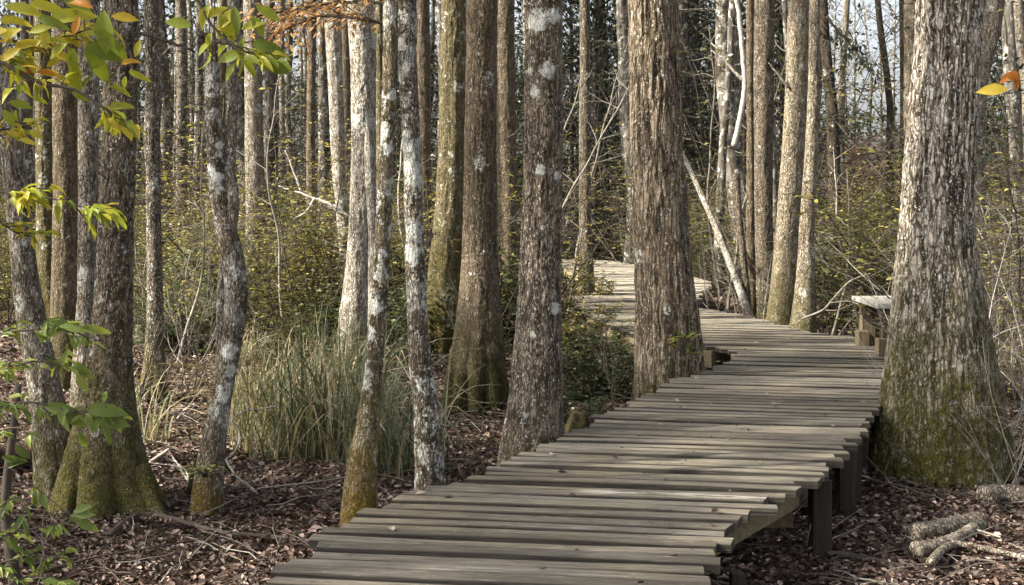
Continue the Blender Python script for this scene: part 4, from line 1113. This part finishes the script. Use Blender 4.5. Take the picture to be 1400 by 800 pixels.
# ------------------------------------------------------------------ leaf litter and twigs on the ground
def litter():
    mb = MB()
    def batch(n, y0, y1, lo, hi, l0, l1):
        Y = rng.uniform(y0, y1, n) ; px = rng.uniform(lo, hi, n); X = (px - 700) / F * Y
        if y0 < 7: X = rng.uniform(-3.5, 4.5, n)
        Z = ground(X, Y) + rng.uniform(.0, .045, n)
        L = rng.uniform(l0, l1, n)
        D = rng.normal(size=(n, 3)) * [1, 1, .28]; N = rng.normal(0, .42, (n, 3)) + [0, 0, 1]
        a = np.clip(rng.beta(1.4, 1.6, n) + (fbm(X * 1.5, Y * 1.5, 0 * X, 77) - .5) * .35, 0, 1)
        leaves(mb, np.stack([X, Y, Z], -1), D, N, L, L * rng.uniform(.4, .8, n), LIT, 0, a)
    batch(9000, 4.5, 7, -200, 1600, .03, .065)
    batch(52000, 6.6, 10.5, -150, 1560, .025, .06)
    batch(36000, 10.5, 16, -150, 1560, .03, .07)
    batch(18000, 16, 26, -120, 1520, .06, .11)
    batch(12000, 26, 45, -120, 1520, .09, .16)
    tag(mb.build("leaf_litter", M_litter, smooth=False), "brown and pinkish fallen leaves covering the forest floor", kind="stuff")
    tb = MB()
    for k in range(1500):
        Y = 6.5 + 20 * rng.random() ** 1.3; X = sx(rng.uniform(-120, 1520), Y); th = rng.uniform(0, math.pi); L = rng.uniform(.12, .7) * (1 if k % 9 else 1.9)
        p = np.array([X, Y, gz(X, Y) + rng.uniform(.02, .07)]); d = np.array([math.cos(th), math.sin(th), rng.uniform(-.05, .18)])
        P = [p + d * L * t + rng.normal(0, .02 * L, 3) for t in np.linspace(0, 1, 5)]
        r0 = rng.uniform(.002, .007); tb.tube(P, np.linspace(r0, r0 * .4, 5), 4, 0 if rng.random() < .6 else 1, rng.random(), cap=False)
    tag(tb.build("twig_litter", [M_twig, M_dtwig]), "thin dead twigs strewn over the fallen leaves", kind="stuff")
litter()

# ------------------------------------------------------------------ fallen wood, traced
def fallen(name, label, cat, pts, Y, r0, r1, mat, sides=10, kids=(), lump=.15, ends=True, lie=None):
    """pts: (px, py[, depth]) along the piece"""
    if lie is None: lie = cat == "log"
    def fit(p, r):
        # depth at which a piece of radius r seen on this row rests on the ground
        if not lie: return p
        d = p[2] if len(p) > 2 else Y
        for _ in range(8): d = (CH - gz((p[0] - 700) / F * d, d) - r * .85 - .02) * F / (p[1] - HZ)
        return (p[0], p[1], d)
    pts = [fit(p, r0) for p in pts]; kids = [([fit(p, a_) for p in kp], a_, b_) for (kp, a_, b_) in kids]
    P = [W(p[0], p[1], p[2] if len(p) > 2 else Y) for p in pts]; o0 = P[0].copy()
    Q = smooth_path([p - o0 for p in P], 10 * len(P)); n = len(Q)
    b = MB(); r = np.linspace(r0, r1, n) * (1 + lump * (vn(np.arange(n) * .35, 0 * Q[:,0], 0 * Q[:,0], len(label)) - .5))
    V, Fq = tube_geo(Q, r, sides)
    c = np.repeat(Q, sides, 0); dirn = V - c
    V = c + dirn * (1 + (.10 if r0 > .045 else .25) * (vn(V[:,0]*45 + 9, V[:,1]*45, V[:,2]*45, 3) - .5)[:, None])
    b.add(V, Fq, 0, vn(V[:,0]*30, V[:,1]*30, V[:,2]*30, 6))
    b.F.append(np.array([list(range(b.n - sides, b.n))])); b.M.append(0); b.F.append(np.array([list(range(sides - 1, -1, -1))])); b.M.append(0)
    root = b.build(name, mat, None, loc=tuple(o0)); tag(root, label, cat)
    for (kp, ra, rb) in kids:
        K = smooth_path([W(p[0], p[1], p[2] if len(p) > 2 else Y) - o0 for p in kp], 8 * len(kp))
        kb = MB(); kb.tube(K, np.linspace(ra, rb, len(K)), 7, a=.6); kb.build("branch", mat, root)
    return root
B_LOG = bark(dark=(.045,.038,.03), mid=(.24,.215,.18), light=(.52,.49,.43), lichen=.3, lscale=9, speck=.2, moss_h=.01, moss=0., vs_=44., crackv=.5)
def fallen_flat(*a, **k): return fallen(*a, lie=True, **k)
fallen("fallen_log", "rough fallen log with a dark end, upper of two beside the mossy foot", "log", [(1248,730,7.58),(1290,722,7.72),(1337,711,7.9)], 8, .056, .05, B_LOG, 28, lump=.05, lie=False)
fallen("fallen_log", "pale forked log lying in front of the rough one at the lower right", "log", [(1252,753,7.24),(1278,748,7.32),(1308,737,7.48),(1342,715,7.83)], 7.6, .048, .034, B_LOG, 28, lump=.05, lie=False,
       kids=[([(1272,770,7.0),(1288,752,7.22),(1308,744,7.36),(1345,750,7.28),(1400,762,7.12),(1440,770,7.0)], .026, .010)])
fallen_flat("fallen_branch", "thin bleached stick at the lower right below the logs", "branch",  [(1312,772,7.3),(1335,764,7.32),(1370,763,7.35),(1420,752,7.4)], 7.3, .011, .007, M_white, 7)
fallen("fallen_log", "crumbling rotten log at the right edge beside the mossy foot", "log", [(1345,678,8.75),(1375,676,8.8),(1430,680,8.85)], 8.8, .062, .06, B_LOG, 24)
fallen_flat("fallen_branch", "dark forked branch on the ground between the post and the logs", "branch", [(1130,758,7.3),(1170,762,7.35),(1205,770,7.3),(1235,790,7.0)], 7.3, .024, .012, M_dtwig, 8,
       kids=[([(1205,770,7.3),(1185,785,7.1),(1172,800,6.95)], .009, .005), ([(1190,766,7.32),(1230,790,7.0),(1250,812,6.9)], .008, .004)])
fallen_flat("fallen_branch", "long dark branch curving over the leaves by the mossy root tree", "branch", [(150,732,7.9),(175,712,8.0),(200,704,8.0),(245,712,7.95),(300,728,7.75),(350,732,7.7),(395,736,7.6)], 8, .022, .012, M_dtwig, 9,
       kids=[([(300,728,7.75),(275,705,7.85),(270,690,7.9)], .008, .004), ([(330,730,7.7),(345,712,7.8),(362,706,7.85)], .008, .003)])
fallen("fallen_branch", "bleached crooked branch standing in the grass right of the crooked trunk", "branch", [(352,676,8.6),(340,664,8.6),(324,652,8.6),(310,630,8.7),(318,622,8.7),(327,604,8.7),(325,584,8.8),(318,574,8.8),(334,562,8.8),(352,560,8.9),(378,555,8.9)], 8.6, .009, .004, M_white, 8)
fallen("fallen_branch", "pale snapped stick leaning by the stilted root", "branch", [(192,642,9.4),(215,625,9.4),(232,614,9.4)], 9.4, .014, .010, M_white, 8)
fallen("fallen_branch", "pale forked branch caught on the shrubs beyond the deck, left of the bench", "branch", [(1096,436,15.2),(1125,424,15.1),(1138,410,15.2),(1158,388,15.3),(1172,380,15.3),(1190,374,15.3)], 15, .013, .007, M_twig, 8,
       kids=[([(1136,414,15.15),(1160,412,15.1),(1176,417,15.0)], .008, .004), ([(1125,424,15.1),(1145,424,15.1),(1170,414,15.2)], .008, .004)])
fallen_flat("fallen_branch", "short pale stick on the litter left of the deck corner", "branch", [(378,766,7.0),(400,748,7.1),(430,722,7.4)], 7.1, .008, .004, M_twig, 6)
fallen("fallen_branch", "white snapped stick lying behind the left deck edge grass", "branch", [(500,560,9.0),(515,575,9.0),(528,590,9.0)], 9, .009, .006, M_white, 6)
fallen("fallen_log", "rotten dark log behind the mossy root tree at the left", "log", [(-60,640,9.9),(0,628,10.0),(60,622,10.1)], 10, .10, .09, bark(dark=(.012,.008,.006), mid=(.05,.03,.022), light=(.12,.07,.05), lichen=.0, speck=0., moss_h=.05, moss=0.), 16)

rr2 = random.Random(77)
for k in range(26):
    left = k < 19
    Y = rr2.uniform(8.3, 15); px = rr2.uniform(120, 640) if left else rr2.uniform(1180, 1420)
    x = sx_(px, Y)
    if left_at(Y) - .5 < x < right_at(Y) + .3: continue
    if any(abs(x - o.location.x) < .3 and abs(Y - o.location.y) < .35 for o in T.values()): continue
    th = rr2.uniform(0, 6.28); mb = MB(); L = rr2.uniform(.5, 1.3)
    twig_set(mb, (0, 0, .02), (math.cos(th), math.sin(th), .12), L, rr2.uniform(.008, .02), 2, rr2, 0, 6, spread=.6, a=rr2.random())
    V = np.concatenate(mb.V); lo = ground(V[:, 0] + x, V[:, 1] + Y) - gz(x, Y)
    V[:, 2] = lo + .012 + (V[:, 2] * .35 + .02).clip(0, .35); mb.V = [V]; mb.A = [np.concatenate(mb.A)]
    tag(mb.build("fallen_branch", [M_twig, M_dtwig, M_white][k % 3], None, loc=(x, Y, gz(x, Y))), ["grey", "dark", "pale"][k % 3] + " forked dead branch " + gap_text(px), "branch", "dead branches lying on the leaf litter")
# mossy stumps
def stump(px, py, Y, h, r, label, seed=1):
    x = sx(px, Y); g = gz(x, Y)
    zk = np.array([-.2, 0, h * .4, h * .8, h]); rk = np.array([r * 1.5, r * 1.25, r, r * .85, r * .55])
    V, Fq, hh, top = trunk_geo(zk, np.array([0, 0, .01, .03, .05]), rk, Y, h, px=1.6, k_f=26, amp=.02, flutes=5, fl_amp=.25, fl_h=.3, seed=seed, fmax=90)
    b = MB(); b.add(V, Fq, 0, hh); m = int(round((len(V)) / (len(V) - len(Fq)))) if False else None
    sides = int(len(V) - len(Fq)); b.F.append(np.array([list(range(b.n - sides, b.n))])); b.M.append(0)
    tag(b.build("stump", M_mossy, None, loc=(x, Y, g)), label, "stump")
stump(783, 560, 9.3, .48, .10, "small mossy broken stump right of the white-spotted trunk", 5)
stump(268, 640, 8.6, .30, .06, "short dark stump hugging the foot of the crooked trunk", 6)

# ------------------------------------------------------------------ near leafy branches
def leafy(root, name, path, Y, r0, leafs, mat_leaf, mat_tw, Lf=.07, auto=0, seed=0, spread=.05, dy=None, up=(0, 0, 1), wr=.44, shade=(0, 1), tilt=.5, face=-.35):
    """a branch traced in pixels with its leaves; auto leaves grow off side twigs"""
    r_ = random.Random(seed)
    P = [W(px, py, Y + (dy[k] if dy else 0)) - root.location for k, (px, py) in enumerate(path)]
    Q = smooth_path(P, 7 * len(P)); b = MB()
    b.tube(Q, np.linspace(r0, r0 * .3, len(Q)), 6, a=.4)
    LP, LD, LN, LL, LA = [], [], [], [], []
    for k in range(auto):
        i = r_.randrange(len(Q) // 6, len(Q)); p = Vector(Q[i]); tdir = Vector(Q[min(i + 1, len(Q) - 1)] - Q[max(i - 1, 0)]).normalized()
        s = Vector((r_.uniform(-1, 1), r_.uniform(-1, 1), r_.uniform(-.45, .45)))
        d = (tdir * .7 + s * .8).normalized(); L = spread * r_.uniform(.5, 1.6)
        e = p + d * L; mid_ = (p + e) / 2 + Vector((0, 0, r_.uniform(-.01, .01)))
        b.tube([p, mid_, e], [.0022, .0016, .001], 4, a=.5, cap=False)
        for m in range(3):
            q = p.lerp(e, (m + 1) / 3); dd = (d + Vector((r_.uniform(-.9, .9), r_.uniform(-.9, .9), r_.uniform(-.5, .1)))).normalized()
            LP.append(tuple(q)); LD.append(tuple(dd)); LN.append((r_.gauss(0, tilt), r_.gauss(0, tilt) + face, 1)); LL.append(Lf * r_.uniform(.55, 1.15)); LA.append(r_.uniform(*shade))
    for (px, py, ang, ln, sh, ndy) in leafs:
        p = W(px, py, Y + ndy) - root.location; a = R(ang)
        LP.append(tuple(p)); LD.append((math.cos(a), r_.uniform(-.25, .25), -math.sin(a)))
        LN.append((r_.uniform(-.25, .25), -1., r_.uniform(.1, .7))); LL.append(1.15 * ln / F * Y); LA.append(sh)
    br = b.build(name, mat_tw, root)
    lb = MB(); LL = np.array(LL)
    LP, LD, LN, LA = map(np.array, (LP, LD, LN, LA)); wd = LL * wr * np.array([r_.uniform(.75, 1.15) for _ in LL]); hm = np.arange(len(LL)) % 2 == 0
    for msk, shp in ((hm, NEAR), (~hm, NEAR2)): leaves(lb, LP[msk], LD[msk], LN[msk], LL[msk], wd[msk], shp, 0, LA[msk])
    lb.build("leaves", mat_leaf, br)
    return br

def near_tree(x, Y, label, H=4.2):
    root = empty("sapling", (x, Y, gz(x, Y)), label, "tree")
    P = [(0, 0, -.1), (.02, .0, H * .3), (-.03, .02, H * .6), (.03, 0, H)]
    b = MB(); b.tube(smooth_path(P, 20), np.linspace(.035, .012, 20), 10); b.build("trunk", M_dtwig, root)
    return root
sapL = near_tree(-1.62, 3.6, "leafy sapling whose yellow and green branches reach in at the upper left")
# leaf lists: base px,py, screen angle (degrees, clockwise down positive), length px, colour 0 green .. 1 orange, depth offset
L1 = [(142,14,88,52,.30,0),(128,44,30,48,.22,-.02),(118,60,22,50,.12,.02),(118,62,60,52,.15,.03),(100,66,95,30,.35,0),(104,82,95,42,.42,.02),(92,60,150,32,.45,0),(68,30,-20,50,.55,.03),(60,38,80,26,.68,0),
      (52,26,10,34,.15,-.02),(40,44,-15,30,.5,0),(30,40,160,40,.7,0),(10,42,175,34,.72,0),(20,66,-25,28,.74,.02),(28,66,150,30,.78,0),(55,60,-20,30,.5,0),(72,72,20,26,.8,0),(48,64,-60,22,.65,0),
      (152,22,5,32,.84,.02),(128,12,-155,34,.97,.0),(100,48,-70,24,.95,0),(166,88,-25,22,.9,0),(185,78,-80,24,.62,0),(176,98,20,26,.55,0),(172,104,100,16,.5,0),(150,118,15,26,.4,0),(98,126,25,24,.3,0),(112,120,-60,20,.2,0),
      (12,108,-25,30,.92,0),(22,98,-10,22,.98,0),(50,98,5,28,.98,0),(32,84,20,20,.9,.02),(135,148,10,26,.5,0),(150,147,-12,26,.42,0),(5,8,10,48,.6,0),(40,6,5,44,.62,0),(88,2,20,36,.35,0),(0,30,-10,34,.66,0),
      (12,140,10,28,.3,0),(22,150,100,18,.45,0),(5,150,60,24,.35,0),(28,172,80,22,.68,0),(40,178,30,18,.62,0),(10,182,5,24,.72,0),(26,190,15,22,.7,0),(84,104,40,24,.55,.03),(64,92,-40,22,.74,.02),(44,132,20,18,.4,0)]
leafy(sapL, "branch", [(-140,60),(-60,72),(0,85),(50,112),(100,122),(135,143),(176,164)], 3.6, .008, L1[:22], M_fore, M_dtwig, auto=16, seed=1, Lf=.055, shade=(.15,.8))
leafy(sapL, "branch", [(-140,60),(-70,90),(10,78),(40,60),(80,52),(128,38)], 3.7, .006, L1[22:], M_fore, M_dtwig, auto=30, seed=2, Lf=.055, shade=(.3, .97))
leafy(sapL, "branch", [(-140,240),(-60,250),(0,262),(40,266),(90,276),(128,288)], 3.6, .005, [], M_fore, M_dtwig, auto=26, Lf=.052, seed=3, spread=.045, shade=(.25, .72), tilt=.35)
leafy(sapL, "branch", [(-140,215),(-40,190),(10,176),(50,168)], 3.75, .004, [], M_fore, M_dtwig, auto=12, Lf=.04, seed=4, spread=.04, shade=(.3, .85))
leafy(sapL, "branch", [(-140,330),(-50,330),(0,310),(22,318)], 3.7, .004, [], M_fore, M_dtwig, auto=12, Lf=.045, seed=14, spread=.05, shade=(.3, .8))
sapM = near_tree(-1.82, 4.3, "green leafy sapling reaching in at the middle of the left border", 2.4)
leafy(sapM, "branch", [(-110,470),(-30,462),(10,455),(60,450),(110,455)], 4.2, .005, [(58,468,-45,28,.4,0),(82,445,10,34,.5,0),(110,448,8,34,.62,0),(60,440,10,36,.3,0)], M_foreg, M_dtwig, auto=13, Lf=.055, seed=5, spread=.05, shade=(.3, .8), tilt=.3)
leafy(sapM, "branch", [(-110,520),(-30,505),(20,500),(60,494),(118,512)], 4.25, .005, [(100,495,40,30,.5,0),(105,510,60,26,.7,0)], M_foreg, M_dtwig, auto=13, Lf=.055, seed=6, spread=.045, shade=(.35, .9), tilt=.3)
leafy(sapM, "branch", [(-110,585),(-20,560),(40,550),(90,560),(130,565),(158,566)], 4.1, .005, [(120,562,-5,42,.4,-.03),(128,572,12,44,.45,0),(108,590,70,26,.5,0),(60,556,5,40,.35,0),(78,566,15,34,.4,0)], M_foreg, M_dtwig, auto=17, Lf=.062, seed=7, spread=.05, shade=(.25, .7), tilt=.25)
leafy(sapM, "branch", [(-110,640),(-30,600),(20,585),(40,600),(52,650)], 4.3, .005, [(10,640,-30,22,.1,0),(20,610,40,24,.1,0),(2,625,10,26,.15,0)], M_foreg, M_dtwig, auto=3, Lf=.05, seed=8)
sapB = near_tree(-1.98, 5.4, "low leafy sapling spreading green leaves over the litter at the lower left corner", 1.2)
for k, path in enumerate(([(-60,770),(-10,740),(30,725),(75,720),(100,712)], [(-60,790),(0,770),(40,760),(80,762)], [(-60,720),(-10,700),(20,680),(45,690)], [(-50,820),(10,800),(60,790),(100,800)])):
    leafy(sapB, "branch", path, 5.2, .005, [], M_foreg, M_dtwig, auto=12 if k != 2 else 7, Lf=.06, seed=30 + k, spread=.06, shade=(.2, .75), tilt=.25)
leafy(sapB, "branch", [(-50,690),(0,640),(40,660),(96,705)], 5.3, .004, [(96,705,-5,30,.3,0),(104,712,20,28,.4,0),(100,700,-20,24,.35,0)], M_foreg, M_dtwig, auto=4, Lf=.06, seed=40)
# hanging spray at the top, yellow green
sapT = near_tree(-1.15, 3.4, "tall thin sapling hanging a spray of yellow-green leaves from the top border", 4.4)
sapT.location.x = -2.05
leafy(sapT, "branch", [(-320,-160),(0,-170),(180,-120),(268,-2),(290,35),(330,68),(372,82)], 3.6, .007, [(262,35,-170,32,.35,0),(300,20,60,34,.5,0),(320,8,80,36,.2,0),(345,60,10,40,.1,0),(366,72,45,36,.12,0),(350,84,20,32,.2,0),
      (330,40,-20,30,.55,0),(335,50,110,28,.3,0),(300,40,-60,34,.6,0),(345,82,-15,26,.1,0),(330,72,160,30,.35,0),(312,62,150,22,.5,0),(350,8,30,34,.42,0),(285,6,110,30,.62,0),(322,85,120,26,.4,0),(280,24,-30,28,.66,0),(345,22,60,30,.3,0)],
      M_fore, M_dtwig, auto=16, Lf=.055, seed=9, spread=.05, shade=(.15, .72))
# orange leaves hanging high on a branch of the white tree
leafy(T['m16'], "branch", [(533,34),(515,30),(480,24),(440,22),(410,32),(385,41)], 6.9, .010, [], M_orange, M_dtwig, auto=95, Lf=.036, seed=11, spread=.15, tilt=.5, face=-1.3)
leafy(T['m16'], "branch", [(533,8),(500,2),(450,6),(405,12),(352,22)], 7.0, .008, [], M_orange, M_dtwig, auto=85, Lf=.036, seed=12, spread=.15, tilt=.5, face=-1.3)
# right border
sapR = near_tree(2.05, 4.6, "thin sapling with one red and one yellow leaf dangling at the upper right", 3.4)
sapR.location.x = 2.15
leafy(sapR, "branch", [(1560,60),(1480,90),(1410,108),(1372,112)], 4.6, .004, [(1386,98,140,22,1.,0),(1382,96,60,24,.99,0),(1378,122,178,36,.80,0),(1376,104,30,22,.97,-.01)], M_fore, M_dtwig)

leafy(T['t31'], "branch", [(1130,22),(1142,38),(1155,52),(1168,66),(1176,80)], 26.8, .03, [], M_ever, M_dtwig, auto=44, Lf=.15, seed=51, spread=.42, tilt=.6, face=-.6, wr=.4)
leafy(T['t31'], "branch", [(1130,50),(1122,44),(1116,30)], 26.8, .02, [], M_ever, M_dtwig, auto=10, Lf=.14, seed=52, spread=.35, tilt=.6, face=-.6, wr=.4)
# bare twiggy shrub in front of the mossy tree
def bare_bush(x, Y, label, seeds, h, spread, mat, n=10, lean=(0, 0), r=.008):
    root = MB(); r_ = random.Random(seeds)
    for k in range(n):
        th = r_.uniform(0, 6.28)
        twig_set(root, (r_.uniform(-.1, .1), r_.uniform(-.1, .1), -.05), (math.cos(th) * spread + lean[0], math.sin(th) * spread * .6 + lean[1], 1), h * r_.uniform(.6, 1.1), r * r_.uniform(.6, 1.2), 2, r_, 0, 5, spread=1.0, a=r_.random())
    return tag(root.build("bare_shrub", mat, None, loc=(x, Y, gz(x, Y))), label, "shrub")
bare_bush(sx(1385, 8.6), 8.6, "bare pale twiggy shrub beside the right flank of the broad mossy tree", 3, 1.5, .55, M_twig, 9, (-.1, 0), .0055)
bare_bush(sx(1420, 9.6), 9.6, "bare bleached twiggy shrub at the right border", 4, 1.7, .6, M_white, 8, (-.1, 0), .007)
bare_bush(sx(1378, 9.7), 9.7, "tall bleached twig tangle close behind the right flank of the broad mossy tree", 15, 1.9, .5, M_white, 9, (-.05, 0), .007)
bare_bush(sx(1350, 10.8), 10.8, "bare twiggy shrub behind the broad mossy tree", 5, 1.6, .6, M_twig, 8)
bare_bush(sx(930, 10.7), 10.75, "wispy bare shrub crossing the foot of the bend trunk", 6, 1.3, .25, M_twig, 3, (-.1, 0), .004)
bare_bush(sx(180, 11.5), 11.5, "bare twiggy shrub between the dark tree and the stilted one", 7, 1.3, .5, M_dtwig, 8)
bare_bush(sx(250, 12.6), 12.6, "bare pale twiggy shrub right of the stilted tree", 8, 1.2, .6, M_twig, 8)
bare_bush(sx(265, 16), 16, "bare twiggy shrub in the litter left of the crooked trunk", 9, 1.5, .7, M_twig, 9)
bare_bush(sx(1130, 16.8), 16.8, "bare twiggy shrub just right of the two tan trunks", 10, 1.3, .7, M_twig, 9)
bare_bush(sx(990, 18.6), 18.6, "bare twiggy shrub left of the leaning white pole", 11, 1.6, .7, M_twig, 9)
bare_bush(sx(848, 12.0), 12.0, "wiry bare shrub beside the left flank of the bend trunk", 12, 1.3, .3, M_dtwig, 6, (0, 0), .006)
bare_bush(sx(660, 15), 15, "bare twiggy shrub behind the fluted foot of the close pair", 13, 1.2, .7, M_dtwig, 7)

# small plants at tree feet
def tuft_plant(loc, label, n, L, mat, seed, cat="plant", rad=.06, up=.6):
    r_ = np.random.default_rng(seed); mb = MB()
    th = r_.uniform(0, 6.28, n)
    rd = rad * r_.random(n); P = np.stack([rd * np.cos(th), rd * np.sin(th), r_.uniform(0, L * 1.3, n)], -1)
    D = np.stack([np.cos(th), np.sin(th), r_.uniform(-.2, up, n)], -1)
    for k in range(n):
        i = k; mb.tube([(0, 0, -.02), tuple(P[i] * [.5, .5, .6]), tuple(P[i])], [.003, .002, .001], 4, 1, .5, cap=False)
    leaves(mb, P, D, r_.normal(0, .3, (n, 3)) + [0, 0, 1], L * r_.uniform(.6, 1.1, n), L * .35, NEAR, 0, r_.random(n))
    return tag(mb.build("seedling", [mat, M_dtwig], None, loc=loc), label, cat)
tuft_plant(tuple(W(935, 484, 10.98)), "small seedling with narrow leaves growing on the foot of the bend trunk", 26, .12, M_foreg, 1, rad=.07, up=1.)
tuft_plant(tuple(W(281, 648, 7.92)), "ring of small green leaves growing on the foot of the crooked trunk", 70, .035, M_foreg, 2, rad=.13)

# leaves lying on the deck
dl = [(433,725,.9,'pale curled dry leaf lying near the left deck corner'),(535,728,.97,'pale crumpled leaf on the near planks'),(575,677,.95,'small pale leaf by the deck edge near the lichened trunk'),(613,684,.45,'round brown leaf on the planks near the lichened trunk'),
      (755,623,1.,'white curled leaf on the deck by the white-spotted trunk'),(769,650,.12,'dark red leaf on the deck'),(840,627,.2,'dark flat leaf in the middle of the deck'),(978,703,.4,'brown leaf near the right deck edge'),
      (1033,470,1.,'tiny white leaf on the far part of the deck'),(1007,585,.2,'dark leaf right of the middle of the deck'),(1177,487,.5,'grey leaf on the planks in front of the bench'),(925,551,.9,'pale leaf near the bend trunk'),
      (1180,552,.75,'reddish leaf at the right deck edge by the mossy tree'),(1060,556,.9,'pale leaf on the deck beside the bend'),(660,666,.6,'tan leaf on the deck by the edge'),(870,505,.3,'x')]
for k, (px, py, sh, lb) in enumerate(dl[:-1]):
    Z, X = dk(px, py); mb = MB(); L = .055 if py > 600 else .06
    th = k * 1.9
    leaves(mb, [(-L / 2 * math.cos(th), -L / 2 * math.sin(th), .0)], [(math.cos(th), math.sin(th), .06)], [(.1, -.25, 1)], L, L * .65, LIT if k % 2 else NEAR, 0, np.array([sh]))
    tag(mb.build("fallen_leaf", M_litter, None, loc=(X, Z, .012)), lb, "leaf", "fallen leaves on the deck")


def crumbs():
    mb = MB(); n = 190; Z = rng.uniform(5, 20, n) ** 1.0; f = rng.random(n)
    xl = np.array([left_at(z) for z in Z]); xr = np.array([right_at(z) for z in Z]); X = xl + (xr - xl) * f
    L = rng.uniform(.012, .04, n); th = rng.uniform(0, 6.28, n)
    leaves(mb, np.stack([X, Z, np.full(n, .006)], -1), np.stack([np.cos(th), np.sin(th), 0 * th], -1), rng.normal(0, .25, (n, 3)) + [0, 0, 1], L, L * rng.uniform(.2, .7, n), LIT, 0, rng.choice([.1, .3, .6, .95], n))
    tag(mb.build("leaf_crumbs", M_litter), "leaf crumbs and bits of bark scattered over the planks", kind="stuff")
crumbs()
